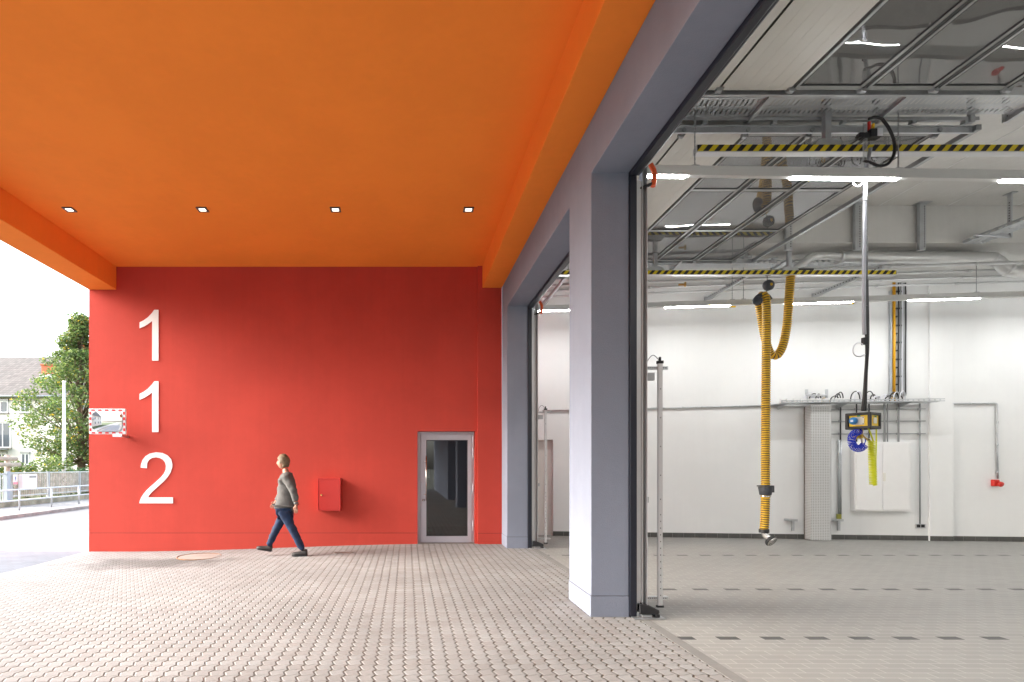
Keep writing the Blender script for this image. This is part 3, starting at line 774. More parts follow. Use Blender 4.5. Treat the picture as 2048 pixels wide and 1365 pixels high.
hazard_rail(2.6, at(1788, 547, HY2).x, HY2, at(1600, 548, HY2).z, 'yellow and black striped rail carrying the exhaust hose', [at(1310, 540, HY2).x, at(1578, 540, HY2).x])

# ------------------------------------------------------------------ exhaust extraction hose
HYY = 10.25
def hp(px, py, dy=0): return at(px, py, HYY + dy)
t = thing('exhaust_hose', 'ribbed yellow exhaust extraction hose looped over a saddle', 'hose', hp(1531, 1090))
path = [hp(1581, 553, .05), hp(1578, 600, .05), hp(1574, 650, .06), hp(1566, 690, .08), hp(1556, 709, .1), hp(1546, 711, .12), hp(1537, 700, .14), hp(1529, 670, .14), hp(1522, 630, .12), hp(1518, 604, .09),
        hp(1521, 594, .03), hp(1528, 592, -.03), hp(1532, 604, -.06), hp(1533, 640, -.06), hp(1532, 760, -.05), hp(1531, 900, -.04), hp(1531, 985, -.03), hp(1530, 1030, -.02), hp(1528, 1064, 0)]
pitch = .0415; pts = spline(path, pitch / 5); rr = [.066 + (.009 if i % 5 in (0, 1, 2) else 0) for i in range(len(pts))]
b = B(); b.tube(pts, rr, 14, mifun=lambda i: 1 if i % 5 in (3, 4) else 0)
b.build('ribbed_tube', [M['hose_y'], M['hose_k']], t)
b = B(); c = hp(1531, 981, -.03)
b.lathe([(.070, -.09), (.095, -.085), (.112, .02), (.118, .05), (.118, .06), (.06, .062)], c, (0, 0, 1), 20); b.lathe([(.120, .066), (.137, .068), (.137, .088), (.07, .09)], c, (0, 0, 1), 20)
b.box(c.x + .08, c.x + .15, c.y - .02, c.y + .02, c.z - .04, c.z + .066)
b.build('hand_grip', M['grip'], t)
b = B(); c = hp(1531, 992, -.03); b.lathe([(.08, -.02), (.083, -.015), (.083, .0), (.08, .005)], c, (0, 0, 1), 20); b.build('clamp', M['steel'], t)
b = B(); e0 = hp(1528, 1062, 0); b.lathe([(.082, -.01), (.085, 0), (.085, .05), (.078, .055)], e0 - V((0, 0, .025)), (0, 0, 1), 18); b.build('cuff', M['black'], t)
b = B(); b.tube(spline([e0, e0 + V((.012, 0, -.05)), e0 + V((.035, -.02, -.10)), e0 + V((.065, -.05, -.14))], .012), .055, 16); b.build('elbow', M['steel'], t)
ax = V((.30, -.75, -.55)).normalized(); nc = e0 + V((.065, -.05, -.15))
b = B(); b.lathe([(.055, -.02), (.088, .0), (.108, .02), (.112, .045), (.104, .062), (.085, .066), (.068, .052), (.062, .02), (.001, .018)], nc, ax, 24); b.build('nozzle', M['black'], t)
b = B(); b.lathe([(.096, .0665), (.098, .070), (.072, .070), (.064, .056), (.07, .0665)], nc, ax, 24); b.build('nozzle_ring', M['steel'], t)
b = B(); c = hp(1524, 600, .0)
b.tube(spline([hp(1510, 606, .02) + V((0, -.02, 0)), hp(1515, 597, .0), hp(1524, 592, -.02), hp(1533, 594, -.02), hp(1539, 602, -.03)], .02), .058, 12)
b.lathe([(.01, -.02), (.075, -.018), (.085, 0), (.075, .018), (.01, .02)], hp(1515, 602, -.10), (-.5, -1, .2), 18)
b.build('saddle', M['grip'], t)
t = thing('spring_balancer', 'black round spring balancer holding up the yellow hose', 'balancer', hp(1537, 571))
c = hp(1537, 571, -.02)
b = B(); b.lathe([(.03, -.06), (.08, -.055), (.096, -.03), (.096, .03), (.08, .055), (.03, .06)], c, (.15, -1, 0), 24); b.build('drum', M['grip'], t)
b = B(); b.lathe([(.001, 0), (.026, .0), (.026, .006), (.001, .007)], c + V((.012, -.062, 0)), (.15, -1, 0), 16); b.build('yellow_cap', M['hose_y'], t)
b = B(); b.cyl(c + V((-.02, 0, .09)), hp(1534, 553), .012, 8); b.cyl(c + V((-.02, 0, -.09)), hp(1526, 594), .008, 8); b.box(c.x - .05, c.x + .03, c.y - .02, c.y + .02, c.z + .16, c.z + .2)
b.build('hook', M['steel'], t)

# ------------------------------------------------------------------ supply drop: cable bundle, socket box, spiral hoses
DY = 6.2
def dp(px, py, dy=0): return at(px, py, DY + dy)
t = thing('supply_drop', 'hanging bundle of black and silver supply lines above the socket box', 'cable drop', dp(1728, 820))
b = B(); b.tube(spline([dp(1741, 297, .0), dp(1737, 318), dp(1731, 345, .03), dp(1730, 380, .02), dp(1729, 460), dp(1728, 560), dp(1728, 645), dp(1729, 670)], .03), .019, 10)
b.build('silver_sleeve', M['foil'], t)
b = B(); b.tube(spline([dp(1727, 352, .05), dp(1731, 420, .03), dp(1732, 560, .03), dp(1733, 660, .01), dp(1734, 710), dp(1731, 760), dp(1728, 800), dp(1725, 822)], .03), .017, 10)
b.tube(spline([dp(1734, 560, .05), dp(1736, 680, .02), dp(1733, 740, .02), dp(1731, 800, .01), dp(1730, 822)], .03), .014, 10)
b.build('black_line', M['black_cable'], t)
b = B(); b.tube(spline([dp(1728, 690), dp(1716, 686, -.01), dp(1707, 695, -.01), dp(1708, 708, -.01), dp(1718, 714, 0), dp(1730, 709)], .012), .006, 8)
b.tube(spline([dp(1707, 353), dp(1707, 368, -.01), dp(1715, 374, -.01), dp(1725, 366, 0), dp(1731, 352, 0)], .012), .008, 8)
b.build('white_loop', M['white_cable'], t)
b = B()
for y in (402, 470, 540, 612): b.lathe([(.022, -.004), (.024, 0), (.022, .004)], dp(1730, y, .01), (0, 0, 1), 12)
b.box(dp(1728, 680).x - .016, dp(1728, 680).x + .03, DY - .02, DY + .02, dp(1, 690).z, dp(1, 676).z); b.build('cable_tie', M['black'], t)
t = thing('drop_mount', 'black connector block and curved black cable hanging under the cable tray', 'connector', dp(1742, 250))
b = B(); b.tube(spline([dp(1764, 238), dp(1778, 258), dp(1788, 283), dp(1788, 308), dp(1776, 328), dp(1758, 332), dp(1742, 326), dp(1729, 322)], .02), .016, 10)
b.tube(spline([dp(1764, 238), dp(1750, 235), dp(1738, 238)], .02), .016, 8)
b.build('black_cable', M['black_cable'], t)
b = B(); c = dp(1746, 270); b.cbox(c, (.13, .10, .09)); b.cbox(c + V((-.09, .0, -.02)), (.10, .07, .06)); b.cbox(c + V((-.14, .0, -.01)), (.06, .06, .05)); b.build('connector_block', M['black'], t, bevel=.01)
b = B(); b.cbox(c + V((.035, -.053, .0)), (.06, .008, .085)); b.build('cover_plate', M['white_cable'], t, bevel=.003)
b = B(); b.cbox(dp(1738, 253), (.028, .03, .10)); b.build('red_hook', M['red_plastic'], t, bevel=.008)
b = B(); b.cbox(dp(1746, 256), (.022, .03, .09)); b.build('yellow_hook', M['box_yellow'], t, bevel=.006)
b = B(); b.tube(coil([dp(1730, 245), dp(1730, 322)], .020, 40, 8), .0022, 4); b.build('spring', M['galv_dull'], t)

BC = dp(1726, 843)
t = thing('socket_box', 'black and yellow hanging power box with a blue socket', 'socket box', BC - V((0, 0, .1)))
RZ = Matrix.Rotation(math.radians(-62), 3, 'Z')
def bx(p): return BC + RZ @ V(p)
b = B()
W2, H2 = .105, .075; e = .016
b.cbox(BC, (2 * W2 - .02, 2 * W2 - .02, 2 * H2 - .02), 0, RZ)
for z in (-H2, H2):
    for s in (-1, 1):
        b.cbox(bx((0, s * W2, z)), (2 * W2 + 2 * e, 2 * e, 2 * e), 0, RZ); b.cbox(bx((s * W2, 0, z)), (2 * e, 2 * W2, 2 * e), 0, RZ)
for sx_ in (-1, 1):
    for sy in (-1, 1): b.cbox(bx((sx_ * W2, sy * W2, 0)), (2 * e, 2 * e, 2 * H2), 0, RZ)
b.build('rubber_frame', M['black'], t, bevel=.008)
b = B(); b.cbox(bx((0, -W2 + .004, 0)), (2 * W2 - .04, .012, 2 * H2 - .03), 0, RZ); b.cbox(bx((W2 - .004, 0, 0)), (.012, 2 * W2 - .04, 2 * H2 - .03), 0, RZ)
b.cbox(bx((-W2 + .004, 0, 0)), (.012, 2 * W2 - .04, 2 * H2 - .03), 0, RZ); b.cbox(bx((0, W2 - .004, 0)), (2 * W2 - .04, .012, 2 * H2 - .03), 0, RZ)
b.build('yellow_panel', M['box_yellow'], t, bevel=.003)
b = B(); b.cbox(bx((.005, -W2 - .006, 0)), (.105, .008, .088), 0, RZ); b.cbox(bx((W2 + .006, -.0, 0)), (.008, .07, .062), 0, RZ); b.build('cover_plate', M['paper'], t, bevel=.003)
b = B(); b.lathe([(.03, 0), (.040, .005), (.040, .035), (.032, .045), (.001, .046)], bx((-.028, -W2 - .01, .0)), RZ @ V((-.25, -1, .05)), 20); b.build('blue_socket', M['socket_blue'], t)
b = B(); b.cbox(bx((-.035, -W2 - .058, .0)), (.026, .006, .024), 0, RZ); b.build('socket_label', M['white'], t, bevel=.001)
b = B(); b.cbox(bx((.01, -W2 - .011, .052)), (.03, .004, .012), 0, RZ); b.cbox(bx((W2 + .011, .0, .044)), (.004, .035, .016), 0, RZ); b.build('green_tag', M['green'], t)
b = B()
for a in (-.042, .05):
    for z in (-.036, .036): b.lathe([(.005, 0), (.005, .003), (.001, .004)], bx((a, -W2 - .010, z)), RZ @ V((0, -1, 0)), 8)
b.build('screws', M['black'], t)
b = B(); b.cyl(dp(1722, 858), dp(1722, 877), .02, 14); b.lathe([(.016, 0), (.016, .05), (.022, .055), (.022, .07)], dp(1720, 874), V((-.9, -.2, -.15)), 12); b.build('outlet_pipe', M['box_yellow'], t)
b = B(); b.lathe([(.010, 0), (.014, .01), (.014, .035), (.009, .05)], dp(1715, 868), V((-.6, -.3, .5)), 10); b.build('valve', M['steel'], t)
b = B(); b.tube(spline([dp(1722, 876), dp(1724, 884), dp(1724, 892), dp(1722, 898)], .01), .009, 8); b.build('coupling', M['steel'], t)

t = thing('blue_spiral_hose', 'bright blue coiled air hose curled below the socket box', 'air hose', dp(1717, 905))
arc = []
for i in range(13):
    a = math.radians(80 + i * (245 / 12)); arc.append(dp(1717 + 14.0 * math.cos(a), 881 - 16.5 * math.sin(a), -.02))
b = B(); b.tube(coil(arc, .036, 25, 14), .0046, 6); b.build('coil', M['spiral_blue'], t)
b = B(); b.tube(spline([arc[-1], dp(1731, 880), dp(1727, 872), dp(1724, 866)], .01), .005, 6); b.tube(spline([arc[0], dp(1722, 868), dp(1722, 872)], .006), .005, 6); b.build('tail', M['spiral_blue'], t)
b = B(); b.cyl(dp(1726, 872, -.04), dp(1736, 881, -.04), .008, 10); b.cyl(dp(1722, 872, -.03), dp(1720, 878, -.03), .008, 10); b.build('brass_coupling', M['brass'], t)
t = thing('yellow_spiral_hose', 'lemon yellow coiled air hose hanging straight below the socket box', 'air hose', dp(1746, 973))
b = B(); b.tube(coil([dp(1743.5, 882), dp(1744, 910), dp(1745.5, 940), dp(1746.5, 971)], .032, 27, 14), .0062, 8); b.build('coil', M['spiral_yellow'], t)
b = B(); b.tube(spline([dp(1748, 836, -.02), dp(1752, 850, -.01), dp(1752.5, 880, 0), dp(1751.5, 930, 0), dp(1751, 968, 0)], .02), .0075, 8)
b.tube(spline([dp(1732, 853, 0), dp(1737, 858, -.02), dp(1742, 870, -.03), dp(1747, 884, -.02)], .01), .0085, 8); b.build('tail', M['spiral_yellow'], t)
b = B(); b.cyl(dp(1728, 852), dp(1734, 854), .012, 10); b.build('connector', M['black'], t)
b = B(); b.tube(spline([dp(1742, 884), dp(1739, 878), dp(1735, 877), dp(1731, 880)], .01), .004, 6); b.build('steel_hook', M['steel'], t)

# ------------------------------------------------------------------ cable trays under the ceiling
def tray(name, label, p0, p1, width, arms, struts=(), z_top=None, grp='perforated cable trays'):
    """p0 -> p1 centre line at the underside; pierced bottom, two side rails"""
    p0, p1 = V(p0), V(p1); d = p1 - p0; L = d.length
    R = Matrix.Translation(p0) @ Matrix.Rotation(math.atan2(d.y, d.x), 4, 'Z')
    t = thing(name, label, 'cable tray', (p0 + p1) / 2, grp)
    b = B(); h = width / 2
    b.box(0, L, -h, -h + .035, 0, .002, 0, R); b.box(0, L, h - .035, h, 0, .002, 0, R); b.box(0, L, -.02, .02, 0, .0021, 0, R)
    n = int(L / .055)
    for i in range(n):
        u = i * L / n
        for s in (-1, 1):
            q = sorted((s * .02, s * (h - .035)))
            sk = .03
            b.add([R @ V(p) for p in ((u + q[0] * .15, q[0], .001), (u + .036 + q[0] * .15, q[0], .001), (u + .036 + q[1] * .15, q[1], .001), (u + q[1] * .15, q[1], .001))], [(0, 1, 2, 3)])
    b.build('pierced_bottom', M['galv'], t, solid=.0015)
    b = B()
    for s in (-1, 1):
        b.box(0, L, s * h - .001, s * h + .001, 0, .012, 0, R); b.box(0, L, s * h - .001, s * h + .001, .03, .06, 0, R)
        for i in range(int(L / .11)): b.box(i * .11, i * .11 + .04, s * h - .001, s * h + .001, .012, .03, 0, R)
    b.build('side_rails', M['galv'], t)
    for x in arms:
        u = x * L; b = B()
        b.prism([(-h - .22, -.012), (h + .06, -.055), (h + .06, -.001), (-h - .22, -.001)], 'x', u - .02, u + .02, 0, R)
        b.build('arm', M['galv'], t, bevel=.002)
        b = B(); b.box(u - .032, u + .032, h + .062, h + .09, -.15 if not z_top else -.05, (z_top - p0.z) if z_top else .3, 0, R)
        if z_top: b.box(u - .08, u + .08, h + .03, h + .13, z_top - p0.z - .012, z_top - p0.z - .001, 0, R)
        for i in range(14): b.box(u - .008, u + .008, h + .0608, h + .0616, -.04 + i * .045, -.02 + i * .045, 1, R)
        b.build('strut', [M['galv'], M['black']], t, bevel=.002)
    return t
tray('cable_tray', 'perforated cable tray above the near striped rail', (2.4, 6.27, 5.56), (13.8, 6.12, 5.56), .33, (.135, .265, .395, .55, .7), z_top=CZ)
tray('cable_tray', 'perforated cable tray behind the hose rail below the dropped beam', (2.4, 10.98, 5.42), (10.9, 10.62, 5.42), .24, (.13, .33, .56, .8), z_top=5.62)
tray('cable_tray', 'perforated cable tray crossing above the silver duct', (10.25, 10.15, 5.58), (10.45, 2.0, 5.58), .34, (.05, .3, .6), z_top=CZ)
for i, (px, lab) in enumerate(((1578, 'slotted steel post beside the ceiling gate, closest to the far glazed panes'), (1716, 'slotted steel post hidden partly by the hanging cable bundle'), (1845, 'slotted steel post standing clear against the white ceiling beam'))):
    p = at(px, 410, 10.1)
    b = B(); b.box(p.x - .055, p.x + .055, 10.09, 10.15, 5.45, CZ - .012); b.box(p.x - .11, p.x + .11, 10.02, 10.19, CZ - .011, CZ - .002)
    for k in range(17): b.box(p.x + .018, p.x + .034, 10.0885, 10.0893, 5.5 + k * .045, 5.523 + k * .045, 1)
    tag(b.build('ceiling_post', [M['galv'], M['black']], bevel=.003), lab, 'post', 'slotted posts under the ceiling')

# ------------------------------------------------------------------ spiral duct and pipes
t = thing('spiral_duct', 'silver spiral ventilation duct with bent ends below the ceiling', 'duct', (8, 10.5, 5.5))
dd = 10.42
pts = spline([at(1588, 541, dd), at(1602, 530, dd), at(1625, 514, dd), at(1650, 512, dd), at(1700, 514, dd), at(1760, 515.5, dd), at(1880, 516, dd), at(1975, 517, dd), at(1990, 521, dd), at(2012, 537, dd), at(2030, 543, dd), at(2060, 540, dd), at(2120, 540, dd)], .03)
b = B(); x_thin = at(1678, 0, dd).x
rr = [(.072 if p.x < x_thin else .112) + (.0025 if i % 5 == 0 else 0) for i, p in enumerate(pts)]
b.tube(pts, rr, 20); b.build('duct_tube', M['duct'], t)
for px in (1680, 1985, 2016):
    p = at(px, {1680: 515, 1985: 519, 2016: 539}[px], dd); ax = V((1, 0, 0)) if px == 1680 else V((1, 0, -.6))
    b = B(); b.lathe([(.112, -.03), (.121, -.028), (.121, .028), (.112, .03)], p, ax, 20); b.build('collar', M['duct'], t)
b = B(); p = at(1590, 540, dd); b.box(p.x - .12, p.x + .3, dd - .08, dd + .08, p.z - .03, p.z); b.build('black_adapter', M['black'], t, bevel=.01)
labs = ['thin steel pipe nearest the duct in the bundle under the beam', 'second steel pipe back from the duct under the beam', 'third steel pipe back from the duct under the beam', 'steel pipe closest to the white back wall under the beam']
for i, off in enumerate((1.55, 1.2, .85, .5)):
    zz = 5.235 - i * .012
    b = B(); b.cyl((2.4, wall_y(2.4, off), zz), (13.8, wall_y(13.8, off), zz), .021 if i else .03, 10)
    for k in range(8):
        x = 3.1 + 1.45 * k + .2 * i; b.cyl((x, wall_y(x, off), zz), (x + .06, wall_y(x + .06, off), zz), .030 if i else .037, 10)
    tag(b.build('steel_pipe', M['alu']), labs[i], 'pipe', 'steel pipes along the back wall')
for px, lab in ((1411, 'slanting galvanised bracket left of the hose saddle on the back wall'), (1626, 'slanting galvanised bracket right of the hanging hose on the back wall'), (1086, 'slanting galvanised bracket above the lamp seen through the far gate')):
    p = on_wall(px, 600, .02); b = B()
    b.box(p.x - .03, p.x + .03, p.y - .02, p.y, 4.98, 5.22); b.prism([(p.y - .02, 5.10), (p.y - 1.75, 5.155), (p.y - 1.75, 5.205), (p.y - .02, 5.205)], 'x', p.x - .022, p.x + .022)
    for k in range(22): b.box(p.x - .0235, p.x - .0225, p.y - .12 - k * .075, p.y - .09 - k * .075, 5.165, 5.18, 1)
    tag(b.build('pipe_bracket', [M['galv'], M['black']], bevel=.002), lab, 'bracket', 'pipe brackets on the back wall')
    s = B(); s.box(p.x - .05, p.x + .05, p.y - 1.03, p.y - 1.02, 4.70, 4.735)
    if px != 1086: tag(s.build('yellow_tag', M['box_yellow']), 'small yellow tag below the lamp strip ' + ('near the hose saddle' if px == 1411 else 'beside the hanging bundle'), 'tag', 'yellow tags under the lamp')
p = at(1357, 570, 10.9)
b = B(); b.lathe([(.02, 0), (.02, .10), (.045, .105), (.05, .13), (.02, .135)], p, (1, -.2, 0), 12); tag(b.build('copper_fitting', M['brass']), 'small copper fitting on the pipes below the striped rail', 'fitting')

# ------------------------------------------------------------------ things on the back wall
def wbox(b, px0, px1, py0, py1, o0, o1, mi=0):
    """box on the wall: picture extents taken at its front face, o1 > o0 metres proud of the wall"""
    a = on_wall(px0, py1, o1); c = on_wall(px1, py0, o1)
    b.box(along(a.x), along(c.x), -o1, -o0, a.z, c.z, mi, BW); return b
t = thing('wall_cabinet', 'white double door steel cabinet on the back wall', 'cabinet', on_wall(1768, 1024, .08))
b = B(); wbox(b, 1712, 1824, 885, 1023, .001, .16); b.build('carcass', M['sheet_white'], t, bevel=.004)
for q in ((1715, 1767.3), (1768.2, 1821)):
    b = B(); wbox(b, q[0], q[1], 888, 1020, .161, .178); b.build('door', M['sheet_white'], t, bevel=.003)
b = B(); wbox(b, 1768.5, 1774, 946, 963, .178, .196); b.build('handle', M['paper'], t, bevel=.006)

t = thing('perforated_column', 'perforated steel cable casing standing against the back wall', 'casing', on_wall(1640, 1082, .2))
a = on_wall(1625, 1082, .30); c = on_wall(1666, 1082, .30); u0, u1 = along(a.x), along(c.x); zt = on_wall(1640, 810, .30).z
def perforated(b, ua, ub, va, vb, f):
    p = .033; hs = .014; nu = int((ub - ua) / p); nv = int((vb - va) / p)
    pu = (ub - ua) / nu; pv = (vb - va) / nv
    for j in range(nv + 1):
        lo = va + j * pv - (pv - hs) / 2; hi = lo + (pv - hs); lo = max(lo, va); hi = min(hi, vb)
        b.add([f(ua, lo), f(ub, lo), f(ub, hi), f(ua, hi)], [(0, 1, 2, 3)])
        if j < nv:
            for i in range(nu + 1):
                l2 = max(ua + i * pu - (pu - hs) / 2, ua); h2 = min(ua + i * pu + (pu - hs) / 2, ub)
                b.add([f(l2, hi), f(h2, hi), f(h2, hi + hs), f(l2, hi + hs)], [(0, 1, 2, 3)])
M['perf'] = mat('pale_perforated_sheet', (.60, .61, .61), .5, .2)
b = B(); perforated(b, u0, u1, .01, zt, lambda u, v: BW @ V((u, -.30, v))); b.build('front_sheet', M['perf'], t, solid=.0015)
b = B(); perforated(b, -.299, -.10, .01, zt, lambda u, v: BW @ V((u0, u, v))); b.build('side_sheet', M['perf'], t, solid=.0015)
b = B(); b.box(u1 - .002, u1, -.299, -.02, .01, zt, 0, BW); b.build('side_sheet', M['perf'], t)
b = B(); b.box(u0 + .02, u1 - .02, -.27, -.02, .0, zt - .02, 0, BW); b.build('backing', M['iron'], t)

# shelf tray with sockets and cable loops
t = thing('wall_cable_tray', 'galvanised cable shelf with white sockets above the white cabinet', 'cable tray', on_wall(1715, 806, .2))
a = on_wall(1560, 808, .3); c = on_wall(1885, 800, .3); u0, u1 = along(a.x), along(c.x); zt = on_wall(1715, 806, .3).z
b = B()
for k in range(int((u1 - u0) / .06)):
    uu = u0 + k * .06; b.box(uu, uu + .04, -.40, -.02, zt, zt + .003, 0, BW)
for y in (-.40, -.22, -.05): b.box(u0, u1, y, y + .03, zt + .001, zt + .005, 0, BW)
b.box(u0, u1, -.402, -.4, zt, zt + .02, 0, BW); b.box(u0, u1, -.402, -.4, zt + .04, zt + .06, 0, BW)
for k in range(int((u1 - u0) / .1)): b.box(u0 + k * .1, u0 + k * .1 + .03, -.402, -.4, zt + .02, zt + .04, 0, BW)
b.build('shelf', M['galv'], t)
for px in (1575, 1695, 1820):
    u = along(on_wall(px, 800, .3).x); b = B(); b.prism([(-.38, zt - .02), (-.02, zt - .09), (-.001, zt - .09), (-.001, zt - .002), (-.38, zt - .002)], 'x', u - .015, u + .015, 0, BW); b.build('bracket', M['galv'], t, bevel=.002)
for px in (1569, 1582, 1596, 1610, 1626, 1640, 1655, 1680, 1694):
    u = along(on_wall(px, 800, .36).x); b = B(); b.box(u - .05, u + .05, -.395, -.33, zt + .012, zt + .09, 0, BW); b.box(u - .03, u + .03, -.398, -.396, zt + .09 - .05, zt + .09 - .03, 1, BW)
    b.build('socket', [M['white'], M['grey_cable']], t, bevel=.006)
random.seed(5); nA = nB = 0
bk, bw_ = B(), B(); bo = B()
for px in list(range(1622, 1648, 4)) + [1676, 1681, 1686] + [1717, 1722, 1741, 1745, 1752, 1757, 1761, 1776, 1781, 1786, 1795, 1799, 1806, 1811]:
    u = along(on_wall(px, 800, .2).x); h = random.uniform(.14, .25); ww = random.uniform(.12, .18)
    pts = [BW @ V(q) for q in ((u - ww, -.25, zt), (u - ww * .8, -.24, zt + h * .7), (u - ww * .2, -.2, zt + h), (u + ww * .4, -.14, zt + h * .75), (u + ww * .7, -.10, zt))]
    bb = bk if random.random() < .3 else bw_
    bb.tube(spline(pts, .03), .011, 6)
for px in (1652, 1657, 1790):
    u = along(on_wall(px, 800, .2).x); bo.tube(spline([BW @ V(q) for q in ((u - .1, -.25, zt), (u - .05, -.22, zt + .11), (u + .05, -.15, zt + .1), (u + .1, -.1, zt))], .03), .010, 6)
bk.build('black_loops', M['black_cable'], t); bw_.build('white_loops', M['white_cable'], t); bo.build('orange_loops', M['hose_y'], t)
b = B()
for px in (1615, 1655): wbox(b, px, px + 4, 779, 806, .20, .24)
wbox(b, 1615, 1659, 789, 793, .24, .26); tag(b.build('cable_support', M['galv'], bevel=.002), 'galvanised upright frame on top of the perforated casing', 'frame')
# horizontal fixing rails and drops behind
t = thing('fixing_rails', 'three slotted steel fixing rails on the wall above the white cabinet', 'rails', on_wall(1760, 868, .02))
for y in (819, 843, 868):
    b = B(); wbox(b, 1664, 1852, y - 1.5, y + 1.5, .001, .03)
    b.build('rail', M['galv_dull'], t, bevel=.002)
for px in (1681, 1713, 1738, 1771, 1797, 1840):
    for y in (819, 843, 868): b = B(); wbox(b, px - 3, px + 3, y - 2.2, y + 2.2, .031, .055); b.build('clamp', M['grey_cable'], t, bevel=.006)
def drop(name, px, y0, y1, r, m, lab, off=.05, grp='cables dropping down the back wall', cat='cable'):
    b = B(); b.cyl(on_wall(px, y0, off), on_wall(px, y1, off), r, 8); tag(b.build(name, m), lab, cat, grp)
drop('cable', 1681, 806, 880, .013, M['black_cable'], 'black cable running down beside the perforated casing')
drop('cable', 1738, 806, 884, .013, M['black_cable'], 'black cable behind the yellow hose above the white cabinet')
drop('cable', 1713, 806, 884, .013, M['black_cable'], 'black cable behind the blue coil above the white cabinet')
drop('cable', 1769, 806, 884, .02, M['grey_cable'], 'thick grey cable entering the middle of the white cabinet')
drop('cable', 1775, 806, 884, .012, M['grey_cable'], 'thin grey cable beside the thick one above the white cabinet')
drop('cable', 1797, 806, 884, .018, M['grey_cable'], 'grey cable entering the white cabinet near its edge')
drop('conduit', 1678, 880, 1037, .02, M['galv_dull'], 'grey conduit between the perforated casing and the cabinet', .04, 'conduits on the back wall', 'conduit')
drop('conduit', 1682, 880, 1030, .014, M['galv'], 'thin steel conduit ending in an olive sleeve beside the casing', .04, 'conduits on the back wall', 'conduit')
drop('conduit', 1840, 806, 1048, .013, M['galv_dull'], 'thin conduit running down to the pair of black sockets', .03, 'conduits on the back wall', 'conduit')
b = B(); wbox(b, 1676, 1684, 1029, 1041, .02, .07); tag(b.build('olive_sleeve', mat('olive_cap', (.30, .30, .05), .5), bevel=.004), 'olive green sleeve at the lower end of the conduits', 'sleeve')
for px, lab in ((1587, 'small galvanised wall bracket standing alone beside the casing'), (1679, 'small galvanised wall bracket under the olive green sleeve')):
    b = B(); wbox(b, px - 10, px + 10, 1039, 1043, .001, .14); wbox(b, px - 2, px + 2.5, 1043, 1062, .001, .05); tag(b.build('wall_bracket', M['galv'], bevel=.002), lab, 'bracket', 'small brackets low on the back wall')
t = thing('double_socket', 'pair of black sockets in a grey plate low on the wall', 'socket', on_wall(1842, 1057, .03))
b = B(); wbox(b, 1832, 1853, 1048, 1057, .001, .03); b.build('plate', M['alu'], t, bevel=.004)
for px in (1838, 1847): b = B(); wbox(b, px - 3.4, px + 3.4, 1049.5, 1055.5, .031, .045); b.build('socket', M['black'], t, bevel=.004)
# long conduit, its drop and the red socket
b = B(); b.tube([on_wall(1085, 822, .03), on_wall(1290, 817.5, .03), on_wall(1560, 811, .03)], .016, 8)
for px in range(1100, 1555, 38): b.lathe([(.02, -.02), (.02, .02)], on_wall(px, 822 - (px - 1085) * .0232, .03), (1, -WSL, 0), 8)
tag(b.build('conduit', M['galv']), 'long horizontal steel conduit crossing the white wall at mid height', 'conduit', 'conduits on the back wall')
b = B(); b.tube([on_wall(1885, 808, .03), on_wall(1985, 807, .03)] + spline([on_wall(1988, 807, .03), on_wall(1993, 808, .03), on_wall(1994, 814, .03)], .02) + [on_wall(1994, 880, .03), on_wall(1996, 958, .03)], .016, 8)
for px in (1905, 1940, 1975): b.lathe([(.021, -.02), (.021, .02)], on_wall(px, 807.5, .03), (1, -WSL, 0), 8)
for y in (845, 890, 945): b.lathe([(.021, -.02), (.021, .02)], on_wall(1994.5, y, .03), (0, 0, 1), 8)
tag(b.build('conduit', M['galv']), 'bent steel conduit leading down to the red wall socket', 'conduit', 'conduits on the back wall')
t = thing('red_socket', 'red industrial wall socket at the end of a conduit', 'socket', on_wall(1997, 974, .05))
b = B(); wbox(b, 1990, 2001, 960, 973, .001, .09); b.build('box', M['red_plastic'], t, bevel=.01)
b = B(); b.lathe([(.05, 0), (.052, .05), (.044, .06), (.001, .061)], on_wall(1998, 968, .09), (.1, -1, -.35), 16); b.build('flap', M['red_plastic'], t)
# vertical ladder
t = thing('cable_ladder', 'vertical galvanised cable ladder with bundled black and grey cables', 'cable ladder', on_wall(1800, 788, .05))
b = B(); wbox(b, 1783, 1785, 581, 789, .001, .07); wbox(b, 1813, 1815, 581, 789, .001, .07); b.build('side_rails', M['galv'], t)
b = B()
for i, y in enumerate(range(583, 790, 34)): wbox(b, 1786, 1813, y - 1.6, y + 1.6, .01, .05); wbox(b, 1788, 1796, y + 15, y + 18, .01, .05)
b.build('rungs', M['dark_frame'], t)
for px, mk in ((1797, 'black_cable'), (1801, 'grey_cable'), (1805, 'white_cable'), (1808, 'grey_cable'), (1811, 'black_cable')):
    b = B(); b.tube(spline([on_wall(px, 566, .065), on_wall(px + .6, 640, .065), on_wall(px - .4, 715, .065), on_wall(px, 792, .065)], .08), .012, 7); b.build('cable', M[mk], t)
b = B(); b.cyl(on_wall(1788, 566, .06), on_wall(1788, 788, .06), .028, 12); tag(b.build('gas_pipe', M['pipe_yellow']), 'orange yellow pipe running up the wall beside the cable ladder', 'pipe')

